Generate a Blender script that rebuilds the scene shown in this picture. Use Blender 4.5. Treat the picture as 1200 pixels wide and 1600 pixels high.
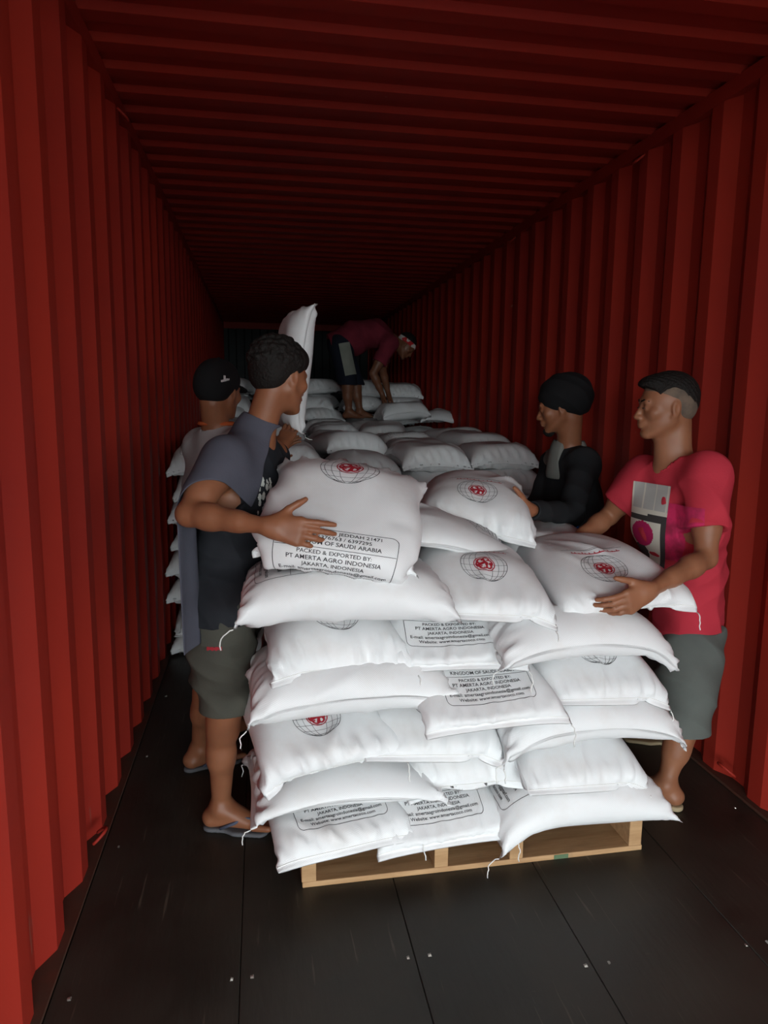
import bpy, bmesh, math, random
import numpy as np
from mathutils import Vector, Matrix, Euler

for _o in list(bpy.data.objects):
    bpy.data.objects.remove(_o)
scene = bpy.context.scene
COL = scene.collection
PI = math.pi
R = math.radians

# ------------------------------------------------------------------ camera
CAM = (0.5584, 0.0, 1.47)
YAW, PITCH, ROLL, FPX = 0.1711, 0.1528, 0.0114, 1116.0
_cy, _sy, _cp, _sp = math.cos(YAW), math.sin(YAW), math.cos(PITCH), math.sin(PITCH)
_fw = Vector((_sy * _cp, _cy * _cp, -_sp))
_r0 = Vector((_cy, -_sy, 0))
_u0 = _r0.cross(_fw)
_rt = _r0 * math.cos(ROLL) + _u0 * math.sin(ROLL)
_up = _rt.cross(_fw)
cd = bpy.data.cameras.new('camera')
cam = bpy.data.objects.new('camera', cd)
COL.objects.link(cam)
m3 = Matrix((_rt, _up, -_fw)).transposed()
cam.matrix_world = Matrix.Translation(CAM) @ m3.to_4x4()
cd.sensor_fit = 'VERTICAL'
cd.sensor_height = 36.0
cd.lens = 36.0 * FPX / 1600.0
cd.clip_start = 0.05
scene.camera = cam


def at(px, py, Y):
    """world point at depth Y seen at photo pixel (px, py)"""
    v = _fw + _rt * ((px - 600) / FPX) - _up * ((py - 800) / FPX)
    return Vector(CAM) + v * (Y / v.y)


# ------------------------------------------------------------------ light
world = bpy.data.worlds.new('World')
scene.world = world
world.use_nodes = True
wn = world.node_tree.nodes
wn['Background'].inputs['Color'].default_value = (0.90, 0.985, 1.0, 1)
wn['Background'].inputs['Strength'].default_value = 1.0
EXPOSURE = 3.85
DOOR_Y = -0.3
ld = bpy.data.lights.new('door_daylight', 'AREA')
ld.shape = 'RECTANGLE'
ld.size, ld.size_y = 2.5, 2.8
ld.cycles.is_portal = True
lo = bpy.data.objects.new('door_daylight', ld)
COL.objects.link(lo)
lo.location = (1.175, DOOR_Y - 0.02, 1.36)
lo.rotation_euler = (R(90), 0, 0)
vs = scene.view_settings
vs.view_transform = 'Standard'
vs.look = 'None'
vs.gamma = 1.0
vs.use_curve_mapping = False
vs.exposure = EXPOSURE
cy = scene.cycles
cy.max_bounces = 8
cy.diffuse_bounces = 4
cy.glossy_bounces = 3


# ------------------------------------------------------------------ helpers
def tag(o, label=None, cat=None, group=None, kind=None):
    if label: o['label'] = label
    if cat: o['category'] = cat
    if group: o['group'] = group
    if kind: o['kind'] = kind
    return o


def link(name, me, mats=None, parent=None, smooth=True):
    o = bpy.data.objects.new(name, me)
    COL.objects.link(o)
    if mats is not None:
        for m in (mats if isinstance(mats, (list, tuple)) else [mats]):
            me.materials.append(m)
    if parent is not None:
        o.parent = parent
    if smooth:
        me.polygons.foreach_set('use_smooth', [True] * len(me.polygons))
    return o


def empty(name, loc=(0, 0, 0), rz=0):
    o = bpy.data.objects.new(name, None)
    COL.objects.link(o)
    o.location = loc
    o.rotation_euler = (0, 0, rz)
    o.empty_display_size = 0.1
    return o


def mesh_np(name, V, F):
    """V (n,3) array, F (m,4) int array or list of polygons"""
    me = bpy.data.meshes.new(name)
    V = np.asarray(V, dtype=np.float32)
    if isinstance(F, np.ndarray) and F.ndim == 2:
        k = F.shape[1]
        me.vertices.add(len(V))
        me.vertices.foreach_set('co', V.ravel())
        me.loops.add(F.size)
        me.loops.foreach_set('vertex_index', F.astype(np.int32).ravel())
        me.polygons.add(len(F))
        me.polygons.foreach_set('loop_start', np.arange(0, F.size, k, dtype=np.int32))
        me.update(calc_edges=True)
    else:
        me.from_pydata([tuple(map(float, v)) for v in V], [], [tuple(map(int, f)) for f in F])
    me.validate()
    return me


def box(V, F, c, s, rot=None):
    """append a box of centre c, size s to the lists"""
    b = len(V)
    for dx, dy, dz in ((-1, -1, -1), (1, -1, -1), (1, 1, -1), (-1, 1, -1), (-1, -1, 1), (1, -1, 1), (1, 1, 1), (-1, 1, 1)):
        p = Vector((dx * s[0] / 2, dy * s[1] / 2, dz * s[2] / 2))
        if rot is not None:
            p = rot @ p
        V.append(tuple(p + Vector(c)))
    for f in ((0, 3, 2, 1), (4, 5, 6, 7), (0, 1, 5, 4), (1, 2, 6, 5), (2, 3, 7, 6), (3, 0, 4, 7)):
        F.append(tuple(b + i for i in f))


def tube(V, F, pts, rad, n=8, caps=True):
    """append a tube through pts; rad is a number or a list"""
    pts = [Vector(p) for p in pts]
    if not isinstance(rad, (list, tuple)):
        rad = [rad] * len(pts)
    b = len(V)
    t = (pts[1] - pts[0]).normalized()
    u = t.orthogonal().normalized()
    for i, p in enumerate(pts):
        if 0 < i < len(pts) - 1:
            t2 = (pts[i + 1] - pts[i - 1]).normalized()
        elif i:
            t2 = (pts[i] - pts[i - 1]).normalized()
        else:
            t2 = t
        u = (u - t2 * u.dot(t2)).normalized()
        w = t2.cross(u)
        for k in range(n):
            a = 2 * PI * k / n
            V.append(tuple(p + (u * math.cos(a) + w * math.sin(a)) * rad[i]))
    for i in range(len(pts) - 1):
        for k in range(n):
            k2 = (k + 1) % n
            F.append((b + i * n + k, b + i * n + k2, b + (i + 1) * n + k2, b + (i + 1) * n + k))
    if caps:
        F.append(tuple(b + k for k in reversed(range(n))))
        F.append(tuple(b + (len(pts) - 1) * n + k for k in range(n)))


# ------------------------------------------------------------------ materials
def mat(name, col, rough=0.6, spec=0.5, metal=0.0, bump=None, vary=None, sheen=0, sss=0):
    """bump = (scale, strength, distance); vary = (scale, other colour, amount)"""
    m = bpy.data.materials.new(name)
    m.use_nodes = True
    nt = m.node_tree
    b = nt.nodes['Principled BSDF']
    b.inputs['Base Color'].default_value = (*col, 1)
    b.inputs['Roughness'].default_value = rough
    b.inputs['Specular IOR Level'].default_value = spec
    b.inputs['Metallic'].default_value = metal
    if 0:
        b.inputs['Sheen Weight'].default_value = sheen
    if sss:
        b.inputs['Subsurface Weight'].default_value = sss
        b.inputs['Subsurface Radius'].default_value = (0.6, 0.2, 0.1)
        b.inputs['Subsurface Scale'].default_value = 0.01
    tc = nt.nodes.new('ShaderNodeTexCoord')
    if vary:
        n = nt.nodes.new('ShaderNodeTexNoise')
        n.inputs['Scale'].default_value = vary[0]
        n.inputs['Detail'].default_value = 4
        nt.links.new(tc.outputs['Object'], n.inputs['Vector'])
        r = nt.nodes.new('ShaderNodeValToRGB')
        r.color_ramp.elements[0].position = 0.38
        r.color_ramp.elements[1].position = 0.68
        r.color_ramp.elements[0].color = (0, 0, 0, 1)
        r.color_ramp.elements[1].color = (vary[2],) * 3 + (1,)
        nt.links.new(n.outputs['Fac'], r.inputs['Fac'])
        x = nt.nodes.new('ShaderNodeMix')
        x.data_type = 'RGBA'
        x.inputs[6].default_value = (*col, 1)
        x.inputs[7].default_value = (*vary[1], 1)
        nt.links.new(r.outputs['Color'], x.inputs[0])
        nt.links.new(x.outputs[2], b.inputs['Base Color'])
    if bump:
        n = nt.nodes.new('ShaderNodeTexNoise')
        n.inputs['Scale'].default_value = bump[0]
        n.inputs['Detail'].default_value = 3
        nt.links.new(tc.outputs['Object'], n.inputs['Vector'])
        u = nt.nodes.new('ShaderNodeBump')
        u.inputs['Strength'].default_value = bump[1]
        u.inputs['Distance'].default_value = bump[2]
        nt.links.new(n.outputs['Fac'], u.inputs['Height'])
        nt.links.new(u.outputs['Normal'], b.inputs['Normal'])
    return m


class NT:
    """tiny node-tree helper"""
    def __init__(s, name):
        s.m = bpy.data.materials.new(name)
        s.m.use_nodes = True
        s.t = s.m.node_tree
        s.b = s.t.nodes['Principled BSDF']
        s.tc = s.t.nodes.new('ShaderNodeTexCoord')

    def n(s, typ, **kw):
        k = s.t.nodes.new('ShaderNode' + typ)
        for a, v in kw.items():
            setattr(k, a, v)
        return k

    def l(s, a, b):
        s.t.links.new(a, b)

    def val(s, sock, v):
        if hasattr(v, 'is_linked') or isinstance(v, bpy.types.NodeSocket):
            s.l(v, sock)
        else:
            sock.default_value = v

    def math(s, op, a, b=None, c=None):
        k = s.n('Math', operation=op)
        s.val(k.inputs[0], a)
        if b is not None: s.val(k.inputs[1], b)
        if c is not None: s.val(k.inputs[2], c)
        return k.outputs[0]

    def noise(s, scale, detail=3, vec=None, rough=0.5, stretch=None):
        k = s.n('TexNoise')
        k.inputs['Scale'].default_value = scale
        k.inputs['Detail'].default_value = detail
        k.inputs['Roughness'].default_value = rough
        v = vec or s.tc.outputs['Object']
        if stretch:
            mp = s.n('Mapping')
            mp.inputs['Scale'].default_value = stretch
            s.l(v, mp.inputs['Vector'])
            v = mp.outputs['Vector']
        s.l(v, k.inputs['Vector'])
        return k.outputs['Fac']

    def ramp(s, fac, lo, hi):
        k = s.n('MapRange')
        k.inputs['From Min'].default_value = lo
        k.inputs['From Max'].default_value = hi
        s.l(fac, k.inputs['Value'])
        return k.outputs['Result']

    def mix(s, fac, a, b):
        k = s.n('Mix', data_type='RGBA')
        s.val(k.inputs[0], fac)
        s.val(k.inputs[6], (*a, 1) if isinstance(a, tuple) else a)
        s.val(k.inputs[7], (*b, 1) if isinstance(b, tuple) else b)
        return k.outputs[2]

    def bump(s, h, strength, dist):
        k = s.n('Bump')
        k.inputs['Strength'].default_value = strength
        k.inputs['Distance'].default_value = dist
        s.l(h, k.inputs['Height'])
        s.l(k.outputs['Normal'], s.b.inputs['Normal'])


def red_steel():
    q = NT('red_painted_steel')
    big = q.ramp(q.noise(1.3, 4), 0.35, 0.7)
    c = q.mix(big, (0.33, 0.026, 0.015), (0.27, 0.022, 0.016))
    sc = q.ramp(q.noise(3.0, 6, stretch=(6, 6, 0.7), rough=0.7), 0.70, 0.76)
    c = q.mix(q.math('MULTIPLY', sc, 0.55), c, (0.20, 0.10, 0.075))
    sp = q.ramp(q.noise(7.0, 3), 0.755, 0.775)
    c = q.mix(q.math('MULTIPLY', sp, 0.7), c, (0.36, 0.17, 0.12))
    q.l(c, q.b.inputs['Base Color'])
    q.b.inputs['Roughness'].default_value = 0.52
    q.b.inputs['Specular IOR Level'].default_value = 0.16
    q.bump(q.noise(5, 3), 0.25, 0.006)
    return q.m


def floor_mat():
    q = NT('oiled_plywood_floor')
    sep = q.n('SeparateXYZ')
    q.l(q.tc.outputs['Object'], sep.inputs[0])
    grime = q.ramp(q.noise(2.2, 5, rough=0.6), 0.35, 0.72)
    c = q.mix(grime, (0.020, 0.018, 0.014), (0.042, 0.038, 0.029))
    spots = q.ramp(q.noise(16, 4, rough=0.7), 0.68, 0.80)
    c = q.mix(q.math('MULTIPLY', spots, 0.35), c, (0.12, 0.09, 0.06))
    scr = q.ramp(q.noise(9, 3, stretch=(7, 0.35, 1)), 0.66, 0.74)
    c = q.mix(q.math('MULTIPLY', scr, 0.5), c, (0.14, 0.12, 0.09))
    q.l(c, q.b.inputs['Base Color'])
    rr = q.math('MULTIPLY_ADD', grime, 0.2, 0.42)
    q.l(rr, q.b.inputs['Roughness'])
    q.b.inputs['Specular IOR Level'].default_value = 0.45
    q.bump(q.noise(14, 4, stretch=(3, 0.6, 1)), 0.35, 0.004)
    return q.m


def sack_mat():
    q = NT('white_woven_polypropylene')
    at_ = q.n('Attribute', attribute_name='weave')
    sep = q.n('SeparateXYZ')
    q.l(at_.outputs['Vector'], sep.inputs[0])
    # flat tapes crossing, 3 mm wide
    sx = q.math('SINE', q.math('MULTIPLY', sep.outputs[0], 2 * PI / 0.006))
    sy = q.math('SINE', q.math('MULTIPLY', sep.outputs[1], 2 * PI / 0.006))
    w = q.math('MULTIPLY', sx, sy)
    dirt = q.ramp(q.noise(5, 5, rough=0.65), 0.5, 0.8)
    c = q.mix(q.math('MULTIPLY', dirt, 0.5), (0.80, 0.81, 0.82), (0.66, 0.61, 0.57))
    q.l(c, q.b.inputs['Base Color'])
    q.b.inputs['Roughness'].default_value = 0.45
    q.b.inputs['Specular IOR Level'].default_value = 0.4
    av = at_.outputs['Vector']
    oi = q.n('ObjectInfo')
    off = q.n('VectorMath', operation='SCALE')
    off.inputs[0].default_value = (3.1, 7.7, 5.3)
    q.l(oi.outputs['Random'], off.inputs['Scale'])
    ad = q.n('VectorMath', operation='ADD')
    q.l(av, ad.inputs[0]); q.l(off.outputs[0], ad.inputs[1])
    mp = q.n('Mapping'); mp.inputs['Scale'].default_value = (0.75, 1.0, 1)
    q.l(ad.outputs[0], mp.inputs['Vector'])
    rg = q.n('TexNoise', noise_type='RIDGED_MULTIFRACTAL')
    rg.inputs['Scale'].default_value = 5.5
    rg.inputs['Detail'].default_value = 2.2
    rg.inputs['Roughness'].default_value = 0.42
    rg.inputs['Distortion'].default_value = 0.9
    q.l(mp.outputs[0], rg.inputs['Vector'])
    big = q.ramp(q.noise(3.3, 1, vec=ad.outputs[0]), 0.38, 0.62)
    cr = q.math('MULTIPLY', rg.outputs['Fac'], q.math('MULTIPLY_ADD', big, 0.75, 0.25))
    h = q.math('ADD', q.math('MULTIPLY', w, 0.015), cr)
    q.bump(h, 0.9, 0.010)
    return q.m


M_RED = red_steel()
M_FLOOR = floor_mat()
M_SACK = sack_mat()
M_RED_DARK = mat('red_brown_floor_sill', (0.10, 0.030, 0.018), 0.7, 0.3, bump=(20, 0.3, 0.003), vary=(6, (0.05, 0.035, 0.025), 0.9))
M_INK = mat('black_print_ink', (0.035, 0.035, 0.038), 0.6, 0.3)
M_REDINK = mat('red_print_ink', (0.42, 0.02, 0.035), 0.6, 0.3)
M_THREAD = mat('white_stitching_thread', (0.80, 0.80, 0.78), 0.8, 0.2)
M_STEEL = mat('worn_screw_steel', (0.35, 0.33, 0.30), 0.4, 0.5, 0.8)
# ================================================================== the container
W, L_, H = 2.35, 11.95, 2.70


def corrugated(name, n_mat, length, height, pitch, segs, depth, fn, y0):
    """profile (s along, d recess) repeated, swept over height; fn maps (s,d,h)->xyz"""
    prof = []
    s = y0
    while s < y0 + length:
        for ds, d in segs:
            if s + ds <= y0 + length + 0.001:
                prof.append((s + ds, d))
        s += pitch
    hs = [0.0, height]
    V, F = [], []
    for s_, d in prof:
        for h in hs:
            V.append(fn(s_, d, h))
    for i in range(len(prof) - 1):
        F.append((i * 2, i * 2 + 1, i * 2 + 3, i * 2 + 2))
    me = mesh_np(name, V, F)
    o = link(name, me, n_mat, smooth=False)
    md = o.modifiers.new('thickness', 'SOLIDIFY')
    md.thickness = 0.002
    md.offset = 0
    bv = o.modifiers.new('bend', 'BEVEL')
    bv.width = 0.006
    bv.segments = 2
    bv.limit_method = 'ANGLE'
    bv.angle_limit = R(20)
    return tag(o, kind='structure')


SD = 0.036
wall_segs = [(0.0, 0), (0.072, 0), (0.140, SD), (0.210, SD)]
corrugated('wall_left', M_RED, L_ - DOOR_Y + 0.3, H - 0.06, 0.278, wall_segs, SD, lambda s, d, h: (-d, s, h), DOOR_Y - 0.09)
corrugated('wall_right', M_RED, L_ - DOOR_Y + 0.3, H - 0.06, 0.278, wall_segs, SD, lambda s, d, h: (W + d, s, h), DOOR_Y - 0.04)
roof_segs = [(0.0, 0), (0.072, 0), (0.092, 0.022), (0.189, 0.022)]
corrugated('ceiling', M_RED, L_ - DOOR_Y + 0.3, W + 0.08, 0.209, roof_segs, 0.02, lambda s, d, h: (-0.04 + h, s, H + d), DOOR_Y)
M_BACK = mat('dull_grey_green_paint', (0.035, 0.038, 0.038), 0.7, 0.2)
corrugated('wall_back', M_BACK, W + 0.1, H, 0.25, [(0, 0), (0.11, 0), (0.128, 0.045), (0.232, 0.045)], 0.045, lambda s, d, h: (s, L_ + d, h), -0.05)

# side rails, end rails, corner posts
for nm, x0 in (('trim_left', -0.03), ('trim_right', W + 0.03)):
    V, F = [], []
    box(V, F, (x0, (L_ + DOOR_Y) / 2, H - 0.03), (0.066, L_ - DOOR_Y, 0.062))
    o = link(nm, mesh_np(nm, V, F), M_RED, smooth=False)
    tag(o, kind='structure')
V, F = [], []
box(V, F, (W / 2, L_ - 0.02, H - 0.05), (W, 0.06, 0.1))
tag(link('trim_back', mesh_np('trim_back', V, F), M_RED, smooth=False), kind='structure')
V, F = [], []
box(V, F, (W / 2, DOOR_Y - 0.02, H + 0.02), (W + 0.16, 0.08, 0.2))
for x0 in (-0.05, W + 0.05):
    box(V, F, (x0, DOOR_Y - 0.02, H / 2), (0.1, 0.08, H + 0.1))
tag(link('trim_front', mesh_np('trim_front', V, F), M_RED, smooth=False), kind='structure')
# the brown scalloped sill the wall panels stand on, and the floor-edge angle
for nm, x0, sgn in (('baseboard_left', 0.0, -1), ('baseboard_right', W, 1)):
    V, F = [], []
    box(V, F, (x0 + sgn * 0.014, (L_ + DOOR_Y) / 2, 0.004), (0.075, L_ - DOOR_Y, 0.012))
    tag(link(nm, mesh_np(nm, V, F), M_RED_DARK, smooth=False), kind='structure')
# plank floor with thin joints and recessed screws
V, F = [], []
nb = 5
bw = (W - 0.05) / nb
for i in range(nb):
    yy = DOOR_Y
    k = 0
    while yy < L_:
        ln = 20.0
        y2 = min(yy + ln, L_)
        box(V, F, (0.025 + bw * (i + 0.5), (yy + y2) / 2, -0.014), (bw - 0.002, y2 - yy - 0.004, 0.028))
        yy = y2
        k += 1
box(V, F, (W / 2, (L_ + DOOR_Y) / 2, -0.05), (W + 0.2, L_ - DOOR_Y, 0.04))
fl = link('floor', mesh_np('floor', V, F), M_FLOOR, smooth=False)
bv = fl.modifiers.new('edge', 'BEVEL'); bv.width = 0.0015; bv.segments = 1
tag(fl, kind='structure')
V, F = [], []
rs = random.Random(4)
for x0 in (0.075, 0.46, 0.52, 0.93, 0.99, 1.39, 1.45, 1.86, 1.92, 2.27):
    yy = 0.95 + (0.1 if x0 < 1 else 0)
    while yy < 4.5:
        tube(V, F, [(x0 + rs.uniform(-.01, .01), yy, -0.002), (x0, yy, 0.0006)], 0.0055, 10)
        yy += 0.62
o = tag(link('trim_1', mesh_np('floor_screws', V, F), M_STEEL, smooth=False), kind='structure')
# outer skin so no light leaks in, and the yard outside
V, F = [], []
for c, s in (((-0.09, (L_ + DOOR_Y) / 2, H / 2), (0.02, L_ - DOOR_Y, H + 0.2)), ((W + 0.09, (L_ + DOOR_Y) / 2, H / 2), (0.02, L_ - DOOR_Y, H + 0.2)),
             ((W / 2, (L_ + DOOR_Y) / 2, H + 0.07), (W + 0.2, L_ - DOOR_Y, 0.02)), ((W / 2, L_ + 0.1, H / 2), (W + 0.2, 0.02, H + 0.4)), ((W / 2, (L_ + DOOR_Y) / 2 + .05, -0.08), (W + 0.3, L_ - DOOR_Y + .1, 0.02))):
    box(V, F, c, s)
tag(link('trim_2', mesh_np('outer_shell', V, F), M_RED, smooth=False), kind='structure')
V, F = [], []
box(V, F, (1.2, -5.2, 3.05), (14, 8.6, 0.12))  # unseen slab added outside the doorway to cut off light from the high sky
tag(link('ceiling_sky_blocker', mesh_np('sky_blocker', V, F), mat('grey_sky_blocker', (0.22, 0.22, 0.22), .8, .2), smooth=False), kind='structure')
V, F = [], []
box(V, F, (1.2, -150 + DOOR_Y, -1.35), (600, 300, 0.1))
M_YARD = mat('yard_concrete', (0.085, 0.083, 0.08), 0.85, 0.2, vary=(2, (0.06, 0.06, 0.06), 0.8))
tag(link('floor_yard', mesh_np('yard', V, F), M_YARD, smooth=False), kind='structure')


# lashing rings: small welded steel loops at rail level
def lashing_ring(x, y, z, side, label, tilt=0.0, big=1.0):
    V, F = [], []
    s = 1 if side == 'l' else -1
    pts = []
    for k in range(13):
        a = PI * k / 12
        pts.append((x + s * (0.004 + 0.034 * big * math.sin(a)), y + 0.032 * big * math.cos(a), z + tilt * math.sin(a)))
    tube(V, F, pts, 0.0055, 8)
    o = link('lashing_ring', mesh_np('lashing_ring', V, F), M_RED)
    return tag(o, label, 'lashing ring')


lashing_ring(0.002, 2.27, 0.05, 'l', 'red steel lashing ring low on the left wall near the floor', 0.03)
lashing_ring(W - 0.002, 2.34, 0.055, 'r', 'red steel lashing ring low on the right wall beside the floor edge', 0.035, 1.2)
lashing_ring(0.005, 3.25, H - 0.075, 'l', 'small pale lashing ring high on the left wall under the roof rail', -0.03)
lashing_ring(W - 0.005, 3.32, H - 0.075, 'r', 'small pale lashing ring high on the right wall, nearer of the two there', -0.03)
lashing_ring(W - 0.005, 5.05, H - 0.075, 'r', 'small lashing ring high on the right wall under the roof rail, deeper inside', -0.03)
# ================================================================== sacks
SL, SW, ST = 0.68, 0.46, 0.145      # flat length, flat width, filled thickness
NU, NV = 68, 88                      # grid: along the length, around the tube


def simulate_sack(seed, floor_fn=None, ceil_fn=None, steps=230, pressure=1.0, L=SL, Wd=SW, T=ST, sag=1.0, crump=1.0):
    """inflate a flat woven tube sewn shut at both ends and press it between two surfaces (position based dynamics)"""
    rng = np.random.default_rng(seed)
    nu, nv = NU, NV
    du = L / (nu - 1)
    half = nv // 2
    dv = Wd / half
    i = np.arange(nu)
    j = np.arange(nv)
    x0 = -L / 2 + i * du
    yj = np.where(j <= half, -Wd / 2 + j * dv, Wd / 2 - (j - half) * dv)
    P = np.zeros((nu, nv, 3))
    P[:, :, 0] = x0[:, None]
    P[:, :, 1] = yj[None, :]
    sgn = np.where((j > 0) & (j < half), 1.0, np.where(j > half, -1.0, 0.0))
    P[:, :, 2] = sgn[None, :] * 0.012 * np.sin(np.pi * i / (nu - 1))[:, None]
    P += rng.normal(0, 0.0012, P.shape)
    # large scale lumps so no two sacks are alike
    mirror = (-j) % nv
    nf = 3                                    # flap rows sewn flat
    V = np.zeros_like(P)
    kx, ky = rng.uniform(4, 9, 4), rng.uniform(4, 9, 4)
    ph = rng.uniform(0, 6.28, 8)

    def lump(x, y, k):
        return 0.006 * (np.sin(kx[k] * x * 2 + ph[k]) * np.cos(ky[k] * y * 2 + ph[k + 4]))
    ff = floor_fn or (lambda x, y: -T / 2 + 0 * x)
    cf = ceil_fn or (lambda x, y: T / 2 + 0 * x)

    def solve(A, B, rest, comp):
        d = B - A
        l = np.sqrt((d * d).sum(-1, keepdims=True)) + 1e-9
        e = (l - rest) / l
        return d * np.where(e > 0, e * 0.5, e * 0.5 * comp)
    cv = np.full((nu, 1, 1), 0.12)
    cv[:nf] = 1.0
    cv[-nf:] = 1.0
    cu_ = 0.12
    dt = 1.0
    for it in range(steps):
        a = np.roll(P, -1, 1) - np.roll(P, 1, 1)
        b = np.empty_like(P)
        b[1:-1] = P[2:] - P[:-2]
        b[0] = P[1] - P[0]
        b[-1] = P[-1] - P[-2]
        n = np.cross(b, a)
        n /= (du * dv * 4)
        pr = 0.0011 * pressure * min(1, it / 40)
        F = n * pr
        F[:nf] = 0
        F[-nf:] = 0
        F[:, :, 2] -= 0.00018 * sag
        V = (V + F) * 0.86
        Q = P + V
        for k in range(6):
            for o in (0, 1):
                m = (nu - o) // 2
                A, B = Q[o:o + 2 * m:2], Q[o + 1:o + 1 + 2 * m:2]
                c = solve(A, B, du, cu_)
                Q[o:o + 2 * m:2] += c
                Q[o + 1:o + 1 + 2 * m:2] -= c
            for o in (0, 1):
                A, B = Q[:, o::2], np.roll(Q, -1, 1)[:, o::2]
                c = solve(A, B, dv, cv)
                Q[:, o::2] += c
                Q[:, (np.arange(o, nv, 2) + 1) % nv] -= c
            if k % 2 == 0:
                for s in (1, -1):
                    for o in (0, 1):
                        m = (nu - o) // 2
                        A = Q[o:o + 2 * m:2]
                        B = np.roll(Q, -s, 1)[o + 1:o + 1 + 2 * m:2]
                        c = solve(A, B, math.hypot(du, dv), 0.0) * 0.5
                        Q[o:o + 2 * m:2] += c
                        Q[o + 1:o + 1 + 2 * m:2] -= np.roll(c, s, 1)
            # sewn ends
            for sl in (slice(0, nf), slice(nu - nf, nu)):
                e = Q[sl]
                avg = 0.5 * (e + e[:, mirror])
                th = 0.0012 * sgn[None, :, None] * np.array([0, 0, 1.0])
                Q[sl] = avg + th
            x, y, z = Q[:, :, 0], Q[:, :, 1], Q[:, :, 2]
            lo_ = ff(x, y) + lump(x, y, 0)
            hi_ = cf(x, y) + lump(x, y, 1)
            Q[:, :, 2] = np.clip(z, lo_, hi_)
        # light bending stiffness
        lap = (np.roll(Q, 1, 1) + np.roll(Q, -1, 1)) * 0.5 - Q
        lap[1:-1] += (Q[2:] + Q[:-2]) * 0.5 - Q[1:-1]
        Q += lap * (0.045 if it < steps - 12 else 0.10)
        V = Q - P
        sp = np.sqrt((V * V).sum(-1, keepdims=True))
        V *= np.minimum(1, 0.01 / (sp + 1e-9))
        P = Q
    # creases: folds running in from the sewn ends, and slack ripples over the faces
    a = np.roll(P, -1, 1) - np.roll(P, 1, 1)
    b = np.zeros_like(P)
    b[1:-1] = P[2:] - P[:-2]
    n = np.cross(b, a)
    n /= np.linalg.norm(n, axis=2, keepdims=True) + 1e-9
    s_ = (np.arange(nu) / (nu - 1.0))[:, None] * L
    arcj = (np.arange(nv) * 2.0 * Wd / nv)[None, :]
    w2 = 2 * PI / (2 * Wd)
    dend = np.minimum(s_, L - s_)
    A = np.zeros((nu, nv))
    for q in range(7):
        f = rng.integers(9, 24)
        p_, bend = rng.uniform(0, 6.28), rng.uniform(-25, 25)
        env = np.exp(-((dend - rng.uniform(.03, .07)) / rng.uniform(.025, .06)) ** 2)
        mod = np.clip(np.sin(w2 * rng.integers(1, 4) * arcj + rng.uniform(0, 6.28)) + 0.2, 0, 1)
        A += 0.0046 * env * mod * (2 * (1 - np.abs(np.sin(w2 * f * 0.5 * arcj + p_ + bend * s_))) ** 2 - 0.6)
    for q in range(9):
        fx, fy = rng.uniform(-38, 38), w2 * rng.integers(1, 8)
        gx, gy = rng.uniform(.1, L - .1), rng.uniform(0, 2 * Wd)
        dd = np.abs(arcj - gy)
        dd = np.minimum(dd, 2 * Wd - dd)
        env = np.exp(-((s_ - gx) / rng.uniform(.05, .12)) ** 2 - (dd / rng.uniform(.04, .1)) ** 2)
        A += 0.0058 * env * (2 * (1 - np.abs(np.sin(0.5 * (fx * s_ + fy * arcj) + rng.uniform(0, 6.28)))) ** 2 - 0.7)
    A *= np.clip((dend - 0.02) / 0.02, 0, 1)
    P = P + n * A[:, :, None] * crump
    return P


def sack_mesh(name, P):
    nu, nv = P.shape[:2]
    idx = np.arange(nu * nv).reshape(nu, nv)
    F = np.stack([idx[:-1, :], np.roll(idx, -1, 1)[:-1, :], np.roll(idx, -1, 1)[1:, :], idx[1:, :]], -1).reshape(-1, 4)
    half = nv // 2
    caps = []
    for r, flip in ((0, False), (nu - 1, True)):
        for j in range(half):
            a, b = idx[r, j], idx[r, j + 1]
            c, d = idx[r, (-(j + 1)) % nv], idx[r, (-j) % nv]
            f = [a, d, c, b] if not flip else [a, b, c, d]
            g = []
            for v in f:
                if v not in g: g.append(v)
            caps.append(tuple(g))
    me = mesh_np(name, P.reshape(-1, 3), [tuple(f) for f in F] + caps)
    w = me.attributes.new('weave', 'FLOAT_VECTOR', 'POINT')
    g = np.zeros((nu, nv, 3), np.float32)
    g[:, :, 0] = (np.arange(nu) * SL / (nu - 1))[:, None]
    g[:, :, 1] = (np.arange(nv) * SW * 2 / nv)[None, :]
    w.data.foreach_set('vector', g.ravel())
    me.materials.append(M_SACK)
    me.polygons.foreach_set('use_smooth', [True] * len(me.polygons))
    return me


def sack_point(P, s, t, off, side=1):
    """point of the sack at flat coordinates (s along, t across), lifted by off; arrays"""
    nu, nv = P.shape[:2]
    half = nv // 2
    u = (np.asarray(s) / SL + 0.5) * (nu - 1)
    v = (np.asarray(t) / SW + 0.5) * half
    u = np.clip(u, 0, nu - 1.001)
    v = np.clip(v, 0.0, half - 0.001)
    i = u.astype(int)
    j = v.astype(int)
    fu, fv = (u - i)[:, None], (v - j)[:, None]
    def at_(a, b):
        return P[a, b % nv] if side > 0 else P[a, (-b) % nv]
    p00, p10, p01, p11 = at_(i, j), at_(i + 1, j), at_(i, j + 1), at_(i + 1, j + 1)
    p = p00 * (1 - fu) * (1 - fv) + p10 * fu * (1 - fv) + p01 * (1 - fu) * fv + p11 * fu * fv
    n = np.cross(p10 - p00 + p11 - p01, p01 - p00 + p11 - p10)
    n /= np.linalg.norm(n, axis=1, keepdims=True) + 1e-12
    return p + n * off * side


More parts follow.
